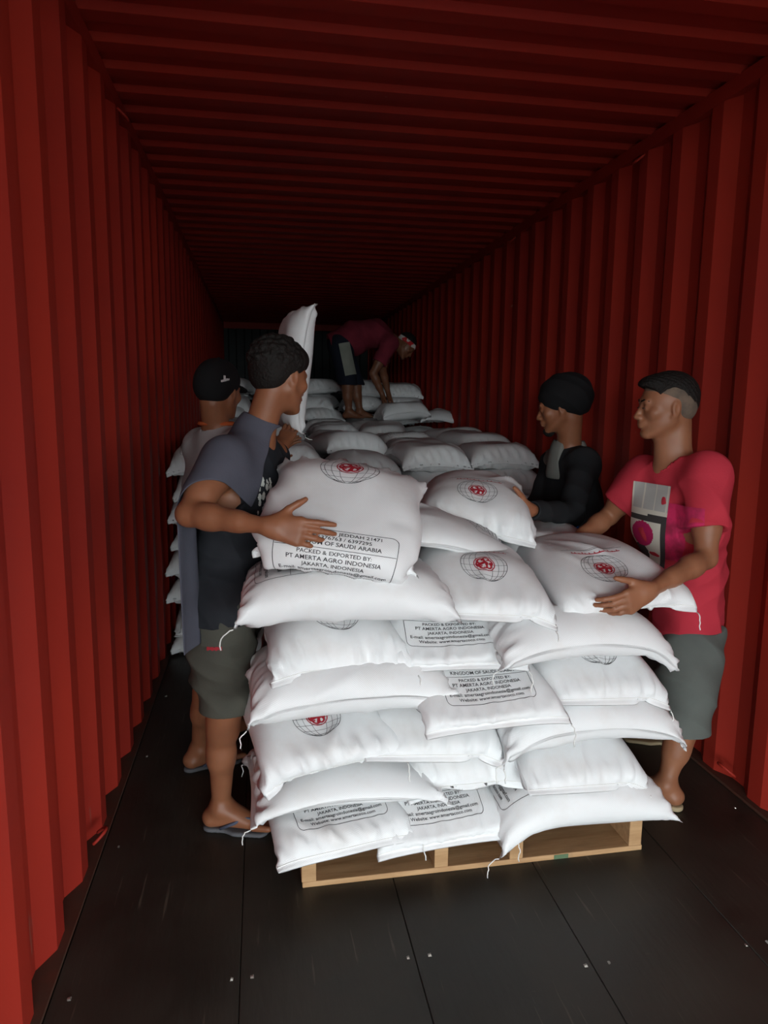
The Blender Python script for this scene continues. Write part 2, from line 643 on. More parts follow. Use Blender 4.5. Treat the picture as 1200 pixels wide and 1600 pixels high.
# ---- the print, laid out flat: s runs along the sack (bottom of the text towards +s), t across
def text_polys(txt, size):
    cu = bpy.data.curves.new('txt', 'FONT')
    cu.body = txt
    cu.size = size
    cu.align_x = 'CENTER'
    cu.resolution_u = 2
    cu.offset = size * 0.012
    ob = bpy.data.objects.new('txt', cu)
    COL.objects.link(ob)
    dg = bpy.context.evaluated_depsgraph_get()
    me = bpy.data.meshes.new_from_object(ob.evaluated_get(dg))
    V = [tuple(v.co[:2]) for v in me.vertices]
    F = [tuple(p.vertices) for p in me.polygons]
    bpy.data.objects.remove(ob)
    bpy.data.curves.remove(cu)
    bpy.data.meshes.remove(me)
    return V, F


def strip(V, F, pts, w):
    b = len(V)
    n = len(pts)
    for k, (x, y) in enumerate(pts):
        x0, y0 = pts[max(k - 1, 0)]
        x1, y1 = pts[min(k + 1, n - 1)]
        dx, dy = x1 - x0, y1 - y0
        l = math.hypot(dx, dy) or 1
        nx, ny = -dy / l * w / 2, dx / l * w / 2
        V.append((x + nx, y + ny))
        V.append((x - nx, y - ny))
    for k in range(n - 1):
        F.append((b + 2 * k, b + 2 * k + 1, b + 2 * k + 3, b + 2 * k + 2))


def dense(p, q, step=0.006):
    n = max(2, int(math.hypot(q[0] - p[0], q[1] - p[1]) / step))
    return [(p[0] + (q[0] - p[0]) * k / n, p[1] + (q[1] - p[1]) * k / n) for k in range(n + 1)]


def build_print_flat(kind):
    """returns (V, F, material index) in label coordinates: x across, y up the label"""
    V, F, MI = [], [], []

    def add(v, f, dx, dy, mi):
        b = len(V)
        V.extend((a + dx, c + dy) for a, c in v)
        F.extend(tuple(b + i for i in p) for p in f)
        MI.extend([mi] * len(f))
    # text box near the lower seam
    texty = kind != 'globe'
    lines = [('P.O. BOX 3274, JEDDAH 21471', .0135), ('TEL : 6376763 / 6397295', .0135), ('KINGDOM OF SAUDI ARABIA', .0135),
             None, ('PACKED & EXPORTED BY:', .0125), ('PT AMERTA AGRO INDONESIA', .0135), ('JAKARTA, INDONESIA', .0125),
             ('E-mail: amertaagroindonesia@gmail.com', .0135), ('Website: www.amertacoco.com', .0135)]
    y = -0.111
    for ln in lines:
        if not texty: break
        if ln is None:
            v, f = [], []
            strip(v, f, dense((-0.135, y + 0.008), (0.135, y + 0.008)), 0.0012)
            add(v, f, 0, 0, 0)
            y -= 0.008
            continue
        v, f = text_polys(ln[0], ln[1] * 1.12)
        add(v, f, 0, y, 0)
        y -= 0.0165
    x1, yt, yb, r = 0.137, -0.095, y + 0.004, 0.018
    path = []
    path += dense((-x1 + r, yt), (x1 - r, yt))
    path += [(x1 - r + r * math.sin(a * PI / 12), yt - r + r * math.cos(a * PI / 12)) for a in range(7)]
    path += dense((x1, yt - r), (x1, yb + r))
    path += [(x1 - r + r * math.cos(a * PI / 12), yb + r - r * math.sin(a * PI / 12)) for a in range(7)]
    path += dense((x1 - r, yb), (-x1 + r, yb))
    path += [(-x1 + r - r * math.sin(a * PI / 12), yb + r - r * math.cos(a * PI / 12)) for a in range(7)]
    path += dense((-x1, yb + r), (-x1, yt - r))
    path += [(-x1 + r - r * math.cos(a * PI / 12), yt - r + r * math.sin(a * PI / 12)) for a in range(7)]
    v, f = [], []
    strip(v, f, path, 0.0016)
    if texty: add(v, f, 0, 0, 0)
    if kind == 'text':
        return np.array(V), F, MI
    # globe
    gx, gy, gr = 0.0, (0.150 if texty else -0.135), 0.070

    def arc(cx, rx, ry, a0=0, a1=360, n=48):
        return [(gx + cx + rx * math.cos(R(a0 + (a1 - a0) * k / n)), gy + ry * math.sin(R(a0 + (a1 - a0) * k / n))) for k in range(n + 1)]
    v, f = [], []
    strip(v, f, arc(0, gr, gr), 0.0014)
    for rx in (0.33, 0.62, 0.86):
        strip(v, f, arc(0, gr * rx, gr), 0.001)
    for lat in (-60, -40, -20, 0, 20, 40, 60):
        yy = gr * math.sin(R(lat))
        xx = gr * math.cos(R(lat))
        strip(v, f, [(gx - xx + 2 * xx * k / 14, gy + yy + 0.004 * (1 - ((k - 7) / 7) ** 2) * (1 if lat > 0 else -1)) for k in range(15)], 0.001)
    add(v, f, 0, 0, 0)
    # red round emblem with a simple knot of strokes, and the red heading
    v, f = [], []
    strip(v, f, arc(0, gr * .44, gr * .44, n=32), 0.003)
    for k in range(6):
        a = R(60 * k + 10)
        c = (gx + gr * .2 * math.cos(a), gy + gr * .2 * math.sin(a))
        strip(v, f, [(c[0] + gr * .15 * math.cos(a + R(30 * q)), c[1] + gr * .15 * math.sin(a + R(30 * q))) for q in range(-3, 5)], 0.0055)
    strip(v, f, [(gx - gr * .3, gy - gr * .1), (gx, gy + gr * .04), (gx + gr * .3, gy - gr * .02)], 0.011)
    strip(v, f, [(gx - gr * .05, gy + gr * .3), (gx + gr * .1, gy), (gx, gy - gr * .3)], 0.009)
    add(v, f, 0, 0, 1)
    # heading in connected brush strokes above the globe
    v, f = [], []
    rr = random.Random(3)
    x = -0.075
    while x < 0.075:
        w = rr.uniform(.008, .018)
        strip(v, f, dense((x, gy + gr + 0.010), (x + w, gy + gr + 0.010), .004), 0.0035)
        strip(v, f, [(x + w * .5, gy + gr + 0.010), (x + w * .4, gy + gr + 0.010 + rr.uniform(.004, .012))], 0.003)
        x += w
    add(v, f, 0, 0, 1)
    v, f = [], []
    strip(v, f, dense((-0.10, gy + gr + 0.030), (0.10, gy + gr + 0.030)), 0.0016)
    strip(v, f, dense((-0.08, gy + gr + 0.035), (0.08, gy + gr + 0.035)), 0.0012)
    add(v, f, 0, 0, 0)
    return np.array(V), F, MI


PRINT_FLAT = {k: build_print_flat(k) for k in ('text', 'globe', 'both')}


def print_mesh(name, P, kind='text', flip=False, side=1):
    V, F, MI = PRINT_FLAT[kind]
    # label x -> across (t), label y (up) -> -s : the text box ends near the +s seam
    s = -(V[:, 1]) - 0.005
    t = V[:, 0]
    if side < 0:
        t = -t
    if flip:
        s, t = -s, -t
    pts = sack_point(P, s, t, 0.0011, side)
    me = mesh_np(name, pts, [tuple(f) for f in F])
    me.materials.append(M_INK)
    me.materials.append(M_REDINK)
    if len(MI) == len(me.polygons):
        me.polygons.foreach_set('material_index', MI)
    return me


def seam_meshes(name, P, r=random.Random(1)):
    """the stitching across each sewn end, and a loose thread tail at one corner of each end"""
    nu, nv = P.shape[:2]
    half = nv // 2
    out = []
    for e in (-1, 1):
        V, F = [], []
        t = np.linspace(-SW / 2 + .004, SW / 2 - .004, 60)
        p1 = sack_point(P, np.full(60, e * (SL / 2 - 0.020)), t, 0.0010, 1)
        p2 = sack_point(P, np.full(60, e * (SL / 2 - 0.020)), t[::-1], 0.0010, -1)
        tube(V, F, [tuple(x) for x in p1] + [tuple(x) for x in p2], 0.0011, 5)
        out.append(('hem_stitching', mesh_np('hem_' + name, V, F)))
        V, F = [], []
        row, j = ((0, 0), (nu - 1, half))[e > 0]
        p = Vector(P[row, j])
        d = Vector((e, 0, 0))
        pts = [p]
        n = r.randint(5, 9)
        for k in range(n):
            f = k / (n - 1)
            p = p + d * 0.006 * (1 - f) + Vector((r.uniform(-.004, .004), r.uniform(-.004, .004), -0.010 * f - 0.002))
            pts.append(p.copy())
        tube(V, F, pts, 0.0019, 5)
        out.append(('thread_tail', mesh_np('tail_' + name, V, F)))
    for _, me in out:
        me.materials.append(M_THREAD)
        me.polygons.foreach_set('use_smooth', [True] * len(me.polygons))
    return out


T2 = ST / 2


def support(c=0.22, drop=0.06, T=ST):
    """flat in the middle, falling away past |x|>c so the ends droop"""
    return lambda x, y: -T / 2 - np.clip(np.abs(x) - c, 0, 1) * drop / 0.09


def bumpy(x0, a=0.02, T=ST):
    return lambda x, y: -T / 2 - a * np.exp(-((x - x0) / 0.07) ** 2)


VARS = {}
_wedge = lambda a=.55, x0=.08, t=0.0: (lambda x, y: T2 - np.clip(x - x0, 0, 1) * a + t * y)
_hang = lambda x0=.27, a=.5, t=0.0: (lambda x, y: -T2 - np.clip(x - x0, 0, 1) * a + t * np.clip(x, 0, 1) * y)
_specs = {
    'flat': dict(seed=1, floor_fn=support(0.24, 0.012)),
    'droop': dict(seed=2, floor_fn=support(0.21, 0.022), sag=1.5),
    'sag_left': dict(seed=3, floor_fn=lambda x, y: -T2 - np.clip(-x - 0.16, 0, 1) * 0.3),
    'sag_right': dict(seed=4, floor_fn=lambda x, y: -T2 - np.clip(x - 0.18, 0, 1) * 0.55, ceil_fn=lambda x, y: T2 - np.clip(x - 0.12, 0, 1) * 0.4, sag=2),
    'dent': dict(seed=5, floor_fn=bumpy(0.0, 0.02), ceil_fn=lambda x, y: T2 - 0.022 * np.exp(-((x + 0.05) / 0.06) ** 2)),
    'lean': dict(seed=6, floor_fn=lambda x, y: -T2 - np.clip(-x - .2, 0, 1) * .3 - np.clip(x - .26, 0, 1) * 1.2, ceil_fn=lambda x, y: T2 + .01 - 0.10 * np.abs(x), sag=2, crump=1.4),
    'plump': dict(seed=7, floor_fn=support(0.2, 0.03), ceil_fn=lambda x, y: T2 + 0.015, pressure=1.4),
    'slack': dict(seed=8, floor_fn=support(0.2, 0.03), ceil_fn=lambda x, y: T2 - 0.018 + 0.016 * np.sin(9 * x + 2) * np.cos(7 * y), pressure=0.55, sag=2.5, crump=1.7),
    'front_a': dict(seed=21, floor_fn=_hang(), ceil_fn=_wedge()),
    'front_e': dict(seed=31, floor_fn=lambda x, y: -T2 + .01 * np.clip(x, 0, 1), ceil_fn=_wedge(.34, .05, .05), sag=1.2, crump=1.3),
    'front_b': dict(seed=22, floor_fn=_hang(.25, .6, .5), ceil_fn=_wedge(.42, .05, .05), sag=1.5, crump=1.5),
    'front_c': dict(seed=23, floor_fn=_hang(.26, .4, -.5), ceil_fn=_wedge(.65, .12, -.05), pressure=.8, sag=1.5, crump=1.3),
    'front_d': dict(seed=24, floor_fn=_hang(.22, .35), ceil_fn=lambda x, y: T2 - np.clip(x - .12, 0, 1) * .35 - .02 * np.exp(-((y - .03) / .05) ** 2) * np.clip(x * 6, 0, 1), pressure=.7, sag=2, crump=2.0),
    'long_a': dict(seed=25, floor_fn=lambda x, y: -T2 - np.clip(np.abs(x) - .23, 0, 1) * .3, ceil_fn=lambda x, y: T2 + .008 - .35 * x * x, pressure=1.2),
    'bent': dict(seed=26, floor_fn=lambda x, y: -T2 - np.clip(x - .02, 0, 1) * .55, ceil_fn=lambda x, y: T2 + .02 - np.clip(x + .02, 0, 1) * .62 - .9 * y * y, pressure=1.1, crump=1.2),
}
for _k, _s in _specs.items():
    _P = simulate_sack(**_s)
    VARS[_k] = dict(P=_P, body=sack_mesh('sack_' + _k, _P), seam=seam_meshes(_k, _P),
                    prints={1: print_mesh('text_' + _k, _P, 'text'), -1: print_mesh('globe_' + _k, _P, 'globe')})
VARS['bent']['prints'][2] = print_mesh('both_bent', VARS['bent']['P'], 'both')
SACKS = []


def sack(var, loc, rot=(0, 0, 0), label='white woven sack', group=None, prt=1, seam=True, scale=(1, 1, 1)):
    """prt: 0 none, 1 print, -1 print turned round. loc = centre of the sack; rotation in degrees, z applied last"""
    v = VARS[var]
    e = bpy.data.objects.new('sack', v['body'])
    COL.objects.link(e)
    e.location = loc
    e.rotation_euler = (R(rot[0]), R(rot[1]), R(rot[2]))
    e.scale = scale
    tag(e, label, 'sack', group)
    if seam:
        for nm, me in v['seam']:
            c = bpy.data.objects.new(nm, me); COL.objects.link(c); c.parent = e
    if prt:
        c = bpy.data.objects.new('printed_label', v['prints'][prt]); COL.objects.link(c); c.parent = e
        c['label'] = 'black and red printing on the face of the sack'
    SACKS.append(e)
    return e
# ================================================================== pallet
def wood_mat():
    q = NT('pale_pallet_pine')
    g = q.noise(4, 5, stretch=(1.5, 14, 14), rough=0.6)
    c = q.mix(q.ramp(g, 0.35, 0.7), (0.50, 0.31, 0.155), (0.36, 0.20, 0.09))
    d = q.ramp(q.noise(9, 4), 0.6, 0.8)
    c = q.mix(q.math('MULTIPLY', d, 0.5), c, (0.20, 0.13, 0.08))
    q.l(c, q.b.inputs['Base Color'])
    q.b.inputs['Roughness'].default_value = 0.75
    q.bump(g, 0.3, 0.003)
    return q.m


M_WOOD = wood_mat()
M_GREENPAINT = mat('faded_green_paint', (0.10, 0.16, 0.09), 0.7, 0.2)
PAL = empty('wooden_pallet', (1.225, 2.0, 0.0), R(0.9))
tag(PAL, 'pale pine shipping pallet on the dark floor under the front stack of sacks', 'pallet')
PW, PD, PH = 1.13, 1.10, 0.132


def board(name, c, s, label=None, m=None):
    V, F = [], []
    box(V, F, (0, 0, 0), s)
    o = link(name, mesh_np(name, V, F), m or M_WOOD, PAL, smooth=False)
    o.location = c
    bv = o.modifiers.new('worn_edge', 'BEVEL'); bv.width = 0.0025; bv.segments = 2
    if label: o['label'] = label
    return o


for i, x in enumerate((-0.542, -0.125, 0.125, 0.542)):
    board('stringer', (x, PD / 2, PH / 2), (0.045, PD, PH - 0.036))
for i in range(8):
    board('top_board', (0.004 * (-1) ** i, 0.05 + i * (PD - 0.10) / 7, PH - 0.009), (PW, 0.098, 0.018))
for i in range(5):
    board('bottom_board', (0.003 * (-1) ** i, 0.075 + i * (PD - 0.15) / 4, 0.009), (PW, 0.15, 0.018))
board('painted_mark', (0.28, -0.0005, 0.009), (0.05, 0.0016, 0.015), 'green paint mark on the front edge', M_GREENPAINT)

# ================================================================== sacks on the pallet
PZ = 0.142
PG = 'sacks stacked on the pallet'


def psack(var, px, k, rz, Yf=1.93, label='', prt=1, tx=0, ty=0, dz=0.0, short=True, py=None):
    """a sack of pallet layer k (1 = bottom), its near face at depth Yf under photo column px"""
    z = 0.131 + PZ * (k - 0.5) + dz
    d = 0.33 if short else 0.205
    x = at(px, 1130, Yf + 0.02).x
    return sack(var, (x, Yf + d, z), (tx, ty, rz), label, None, prt)


S, T_, F_ = True, False, True
psack('front_e', 517, 1, -90 + 11, 1.93, "white sack at the left end of the bottom row, boxed web address facing out")
psack('front_a', 690, 1, -90 + 5, 1.96, "white sack in the middle of the bottom row, boxed text under a sack flap")
psack('sag_right', 925, 1, 180, 1.95, "white sack lengthways at the bottom right, its corner drooping past the pallet", short=False, prt=1)
psack('slack', 548, 2, 2, 1.975, "white sack lengthways at the left of the pallet stack, second from the bottom", short=False, prt=0)
psack('front_d', 735, 2, -86, 2.0, "squashed white sack in the middle of the pallet stack, second from the bottom", prt=0)
psack('front_c', 925, 2, -88, 1.95, "white sack with long flat seam at the right of the pallet stack, second from bottom", prt=0, ty=0)
psack('front_b', 492, 3, -90 + 12, 1.91, "white sack at the left, third from the bottom, seam facing out, corner thread hanging", prt=-1)
psack('front_c', 693, 3, -90 - 3, 1.95, 'white sack third from the bottom in the middle, end seam facing out', prt=-1)
psack('lean', 932, 3, 0, 1.95, "plump white sack lengthways at the right, third from bottom, crumpled corner sticking out", short=False, prt=0)
psack('long_a', 553, 4, 3, 1.945, "plump white sack lengthways at the left of the pallet stack, fourth from the bottom", short=False, prt=0)
psack('front_a', 768, 4, -90 + 4, 1.87, "white sack in the middle, fourth from bottom, printed address box over a flat seam")
psack('front_c', 950, 4, -90 + 1, 1.96, "white sack at the right, fourth from bottom, lower half of a globe showing", prt=-1)
psack('front_d', 524, 5, -90 + 6, 1.95, "crumpled white sack at the left, fifth from bottom, red emblem in black globe", prt=-1)
psack('front_a', 722, 5, -90 - 5, 1.98, "white sack in the middle, fifth from bottom, address lines above a white hem")
psack('sag_right', 912, 5, 5, 1.94, "white sack lengthways at the right, fifth from bottom, thread hanging from its corner", short=False, prt=0)
psack('long_a', 548, 6, 180 - 2, 1.93, "big white sack lengthways on top of the pallet stack at front left", short=False, prt=1, dz=0.005)
psack('front_c', 772, 6, -90 - 5, 1.95, "white sack on top of the pallet stack at middle front, globe on its face", prt=-1, ty=0, dz=0.01)
psack('front_b', 975, 6, -90 - 1, 1.96, "white sack on the pallet stack top gripped by the man in the red shirt", prt=-1, dz=0.005)
# the rows behind them on the pallet
_bk = ['flat', 'slack', 'dent', 'droop', 'lean', 'plump']
_rb = random.Random(12)
for k in range(1, 7):
    xs = (0.80, 1.22, 1.63)
    for i, x in enumerate(xs):
        if k < 6:
            nm = ('left', 'middle', 'right')[i]
            if i == 1 and k < 6: continue
            sack(_bk[(k + i) % 6], (x + _rb.uniform(-.02, .02), 2.86 + _rb.uniform(-.02, .02), 0.131 + PZ * (k - 0.5)), (0, 0, 90 * _rb.choice((-1, 1)) + _rb.uniform(-4, 4)),
                 'white sack at the rear %s of the pallet stack, layer %s from bottom' % (nm, ('', 'one', 'two', 'three', 'four', 'five')[k]), None, 0, False)
sack('flat', (1.66, 2.74, 0.131 + PZ * 5.5), (0, 0, 84), "white sack on the pallet stack top at rear right, below the beanie worker", None, -1)
sack('dent', (1.20, 2.85, 0.131 + PZ * 5.5), (0, 0, 100), "white sack on the pallet stack top at rear middle, under the carried sacks", None, -1)
sack('slack', (0.76, 2.72, 0.131 + PZ * 5.5), (0, 0, 90), "white sack on the pallet stack top at rear left, beside the man in black", None, 0)
sack('slack', (1.16, 2.40, 1.07), (4, 14, 12), "white sack lying loose on the pallet stack, flap corner turned up", None, 1)

# ================================================================== carried sacks
# held by the man in black
hs1 = sack('bent', tuple(at(540, 779, 2.17)), (0, 0, 0), 'white sack held by the man in black, boxed text facing out and red emblem behind', None, 2, True, (1.0, 1.18, 1.05))
hs1.rotation_euler = (Matrix.Rotation(R(-101), 3, 'Z') @ Matrix.Rotation(R(4), 3, 'Y') @ Matrix.Rotation(R(-7), 3, 'X')).to_euler()
hs2 = sack('front_d', tuple(at(743, 772, 2.70)), (0, 0, 0), 'white sack lifted by the worker in the black beanie, crumpled end and red emblem', None, -1)
hs2.rotation_euler = (Matrix.Rotation(R(-106), 3, 'Z') @ Matrix.Rotation(R(6), 3, 'Y') @ Matrix.Rotation(R(-3), 3, 'X')).to_euler()
hs3 = sack('flat', tuple(at(455, 578, 3.40)), (0, 0, 0), 'white sack stood on end and carried upright behind the dark haired man', None, 0, True, (.9, .9, .85))
hs3.rotation_euler = (R(0), R(-84), R(8))

# ================================================================== the loaded sacks deeper in the container
FZ = 0.152
_rf = random.Random(7)
_vn = ['flat', 'plump', 'dent', 'slack', 'plump', 'flat', 'droop']
_ord = ['first', 'second', 'third', 'fourth', 'fifth', 'sixth']
_lay = ['bottom', 'second', 'third', 'fourth', 'fifth', 'sixth', 'seventh', 'top']
for k in range(8):
    for i in range(5):
        off = 0.0 if k % 2 else 0.03
        x = 0.235 + i * 0.455 + off + _rf.uniform(-.02, .02)
        x = min(max(x, 0.255), W - 0.25)
        yv = 4.42 + _rf.uniform(-.03, .03) + (0.05 if k == 7 else 0)
        sack(_rf.choice(_vn), (x, yv, FZ * (k + 0.5)), (0, _rf.uniform(-2, 2), 90 * _rf.choice((-1, 1)) + _rf.uniform(-5, 5)),
             'white sack in the loaded stack, front face, %s from left, %s layer' % (_ord[i], _lay[k]), None, _rf.choice((0, 0, 1, -1)), False, (1, 1, 1.07))
for j, yv in enumerate((5.06, 5.70, 6.34, 6.98, 7.62)):
    for i in range(5):
        x = min(max(0.24 + i * 0.465 + _rf.uniform(-.02, .02), 0.25), W - 0.25)
        dz = _rf.uniform(-.01, .03) + 0.02 * j
        if j == 4: continue
        sack(_rf.choice(_vn), (x, yv + _rf.uniform(-.05, .05), FZ * 7.5 + dz), (_rf.uniform(-4, 4), _rf.uniform(-4, 4), 90 * _rf.choice((-1, 1)) + _rf.uniform(-9, 9)),
             'white sack on top of the loaded stack, %s from left, %s row behind the front' % (_ord[i], _ord[j]), None, _rf.choice((0, 1)), False, (1, 1, 1.07))
# the raised back part, stepping up behind the bending man
for j, (yv, z0, n) in enumerate(((7.62, 1.30, 5), (7.72, 1.45, 5), (7.95, 1.60, 5), (8.6, 1.60, 5), (9.2, 1.62, 5))):
    for i in range(n):
        if j == 2 and i == 1: continue
        x = min(max(0.24 + i * 0.465 + _rf.uniform(-.03, .03), 0.25), W - 0.25)
        sack(_rf.choice(_vn), (x, yv + _rf.uniform(-.05, .05), z0 + _rf.uniform(-.01, .02)), (_rf.uniform(-5, 5), _rf.uniform(-5, 5), 90 * _rf.choice((-1, 1)) + _rf.uniform(-14, 14)),
             'white sack in the deep raised step, %s from left, %s' % (_ord[i], ('lowest course', 'middle course', 'upper course at its edge', 'top surface behind the edge', 'farthest row')[j]), None, 0, False, (1, 1, 1.07))
# two sacks laid on top by the bending man
sack('plump', tuple(at(627, 643, 6.75)), (0, -4, 4), 'white sack being set down by the bending man under his hands', None, 0, False, (0.72, 0.9, 1.0))
sack('slack', tuple(at(692, 645, 6.8)), (0, 6, -12), "white sack near the right wall, beside the one under the bending man's hands", None, 0, False, (0.72, 0.9, 1.1))
# ================================================================== sculpting by distance fields
def _v(p): return np.array(p, dtype=np.float64)


def unit(v):
    v = _v(v)
    return v / (np.linalg.norm(v) + 1e-12)


class Field:
    """a block of signed distances; shapes are blended in, then a smooth skin is drawn round them"""
    def __init__(s, lo, hi, res):
        s.lo, s.res = _v(lo), res
        s.n = np.ceil((_v(hi) - s.lo) / res).astype(int) + 1
        s.d = np.full(s.n, 0.5, np.float32)

    def _block(s, lo, hi):
        a = np.maximum(np.floor((lo - s.lo) / s.res).astype(int), 0)
        b = np.minimum(np.ceil((hi - s.lo) / s.res).astype(int) + 1, s.n)
        if (b <= a).any():
            return None, None
        ax = [s.lo[i] + s.res * np.arange(a[i], b[i]) for i in range(3)]
        X = np.stack(np.meshgrid(*ax, indexing='ij'), -1)
        return tuple(slice(a[i], b[i]) for i in range(3)), X

    def apply(s, fn, lo, hi, k=0.0, op='add'):
        m = max(0.035, k * 1.3)
        sl, X = s._block(_v(lo) - m, _v(hi) + m)
        if sl is None: return
        f = fn(X).astype(np.float32)
        d = s.d[sl]
        if op == 'add':
            if k > 0:
                h = np.clip(0.5 + 0.5 * (d - f) / k, 0, 1)
                s.d[sl] = d * (1 - h) + f * h - k * h * (1 - h)
            else:
                s.d[sl] = np.minimum(d, f)
        elif op == 'sub':
            if k > 0:
                h = np.clip(0.5 - 0.5 * (d + f) / k, 0, 1)
                s.d[sl] = d * (1 - h) - f * h + k * h * (1 - h)
            else:
                s.d[sl] = np.maximum(d, -f)
        else:
            s.d[sl] = np.maximum(d, f)

    def cone(s, a, b, ra, rb, k=0.02, wide=None, f=1.0, op='add'):
        """tapered capsule; wide/f stretch its section along one direction"""
        a, b = _v(a), _v(b)
        ab = b - a
        L2 = ab @ ab + 1e-12
        R_ = max(ra, rb) * max(f, 1.0)
        if wide is not None: w = unit(wide)

        def fn(X):
            p = X - a
            if wide is not None:
                t = np.clip((p @ ab) / L2, 0, 1)
                q = p - t[..., None] * ab
                c = q @ w
                q = q + (c * (1 / f - 1))[..., None] * w
                l = np.sqrt((q * q).sum(-1))
                r = ra + (rb - ra) * t
                return (l - r) * (min(f, 1.0) if f < 1 else 1.0) 
            t = np.clip((p @ ab) / L2, 0, 1)
            q = p - t[..., None] * ab
            return np.sqrt((q * q).sum(-1)) - (ra + (rb - ra) * t)
        s.apply(fn, np.minimum(a, b) - R_, np.maximum(a, b) + R_, k, op)

    def ell(s, c, axes, rad, k=0.015, op='add'):
        c = _v(c)
        A = np.array([unit(x) for x in axes])
        r = _v(rad)
        M_ = max(rad)

        def fn(X):
            q = (X - c) @ A.T
            k0 = np.sqrt(((q / r) ** 2).sum(-1))
            k1 = np.sqrt(((q / r ** 2) ** 2).sum(-1)) + 1e-9
            return k0 * (k0 - 1) / k1
        s.apply(fn, c - M_, c + M_, k, op)

    def plane(s, p, n, op='sub', lo=None, hi=None):
        """remove what lies on the side n points to (inside lo..hi when given)"""
        p, n = _v(p), unit(n)
        if lo is None:
            lo, hi = s.lo, s.lo + s.n * s.res
        s.apply(lambda X: -((X - p) @ n), lo, hi, 0, op)

    def ball_plane(s, c, rad, p, n):
        """cut away, inside a ball, everything beyond a plane (hems, cuffs)"""
        c, p, n = _v(c), _v(p), unit(n)
        s.apply(lambda X: np.maximum(np.sqrt(((X - c) ** 2).sum(-1)) - rad, -((X - p) @ n)), c - rad, c + rad, 0, 'sub')

    def hollow(s, p, inward, r, depth=0.025, wide=None, f=1.0):
        """open the end of a sleeve, leg or hem"""
        i = unit(inward)
        e = _v(p) + i * (depth - r)
        s.cone(e - i * .06, e, r, r, 0, wide=wide, f=f, op='sub')

    def sample(s, P):
        q = (P - s.lo) / s.res
        q = np.clip(q, 0, s.n - 1.001)
        i = q.astype(int)
        f = q - i
        r = 0
        for dx in (0, 1):
            for dy in (0, 1):
                for dz in (0, 1):
                    w = (f[:, 0] if dx else 1 - f[:, 0]) * (f[:, 1] if dy else 1 - f[:, 1]) * (f[:, 2] if dz else 1 - f[:, 2])
                    r = r + w * s.d[i[:, 0] + dx, i[:, 1] + dy, i[:, 2] + dz]
        return r

    def grad(s, P):
        e = s.res
        g = np.stack([s.sample(P + np.eye(3)[i] * e) - s.sample(P - np.eye(3)[i] * e) for i in range(3)], -1)
        return g / (np.linalg.norm(g, axis=1, keepdims=True) + 1e-9)

    def mesh(s, iso=0.0):
        d = s.d - iso
        ins = d < 0
        n = s.n
        c = np.zeros(tuple(n - 1), np.int8)
        for dx in (0, 1):
            for dy in (0, 1):
                for dz in (0, 1):
                    c += ins[dx:n[0] - 1 + dx, dy:n[1] - 1 + dy, dz:n[2] - 1 + dz]
        act = (c > 0) & (c < 8)
        I = np.argwhere(act)
        vid = np.full(tuple(n - 1), -1, np.int64)
        vid[act] = np.arange(len(I))
        S = np.zeros((len(I), 3))
        cnt = np.zeros(len(I))
        corners = [(a, b, c_) for a in (0, 1) for b in (0, 1) for c_ in (0, 1)]
        for a in corners:
            for ax in range(3):
                if a[ax]: continue
                b = list(a); b[ax] = 1
                da = d[I[:, 0] + a[0], I[:, 1] + a[1], I[:, 2] + a[2]]
                db = d[I[:, 0] + b[0], I[:, 1] + b[1], I[:, 2] + b[2]]
                m = (da < 0) != (db < 0)
                t = np.where(m, da / np.where(m, da - db, 1), 0)
                P = np.zeros((len(I), 3)) + a
                P[:, ax] += t
                S[m] += P[m]
                cnt[m] += 1
        V = s.lo + (I + S / cnt[:, None]) * s.res
        Q = []
        for ax in range(3):
            u, w = (ax + 1) % 3, (ax + 2) % 3
            sl0 = [slice(None)] * 3; sl1 = [slice(None)] * 3
            sl0[ax] = slice(0, -1); sl1[ax] = slice(1, None)
            for q in (sl0, sl1):
                q[u] = slice(1, -1); q[w] = slice(1, -1)
            a, b = ins[tuple(sl0)], ins[tuple(sl1)]
            for m, flip in ((a & ~b, False), (~a & b, True)):
                E_ = np.argwhere(m)
                if not len(E_): continue
                E_[:, u] += 1; E_[:, w] += 1
                def g(du, dw):
                    e = E_.copy(); e[:, u] += du; e[:, w] += dw
                    return vid[e[:, 0], e[:, 1], e[:, 2]]
                q = np.stack([g(-1, -1), g(0, -1), g(0, 0), g(-1, 0)], -1)
                if flip: q = q[:, ::-1]
                Q.append(q)
        Q = np.concatenate(Q)
        Q = Q[(Q >= 0).all(1)]
        return V, Q


def smooth_np(V, Q, it=2, w=0.5):
    E_ = np.concatenate([Q[:, [0, 1]], Q[:, [1, 2]], Q[:, [2, 3]], Q[:, [3, 0]]])
    cnt = np.bincount(E_[:, 0], minlength=len(V)) + np.bincount(E_[:, 1], minlength=len(V))
    for _ in range(it):
        A = np.zeros_like(V)
        for k in range(3):
            A[:, k] = np.bincount(E_[:, 0], V[E_[:, 1], k], len(V)) + np.bincount(E_[:, 1], V[E_[:, 0], k], len(V))
        V = V * (1 - w) + w * A / np.maximum(cnt, 1)[:, None]
    return V


def folds(V, field, specs):
    """push the cloth in and out: specs are (amplitude, wave vector, centre or None, radius)"""
    G = field.grad(V)
    A = np.zeros(len(V))
    for amp, kv, c, r in specs:
        kv = _v(kv)
        o = _v(np.cross(kv, (0.3, 0.5, 0.8)))
        o /= np.linalg.norm(o) + 1e-9
        ph = V @ kv + 1.7 * np.sin(V @ o * 9 + kv[0]) + 0.8 * np.sin(V @ kv * 0.37 + V @ o * 21)
        w = 1 - np.abs(np.sin(ph * 0.5)) * 1.6
        if c is not None:
            w = w * np.exp(-(((V - _v(c)) ** 2).sum(1)) / r ** 2)
        A += amp * w
    return V + G * A[:, None]


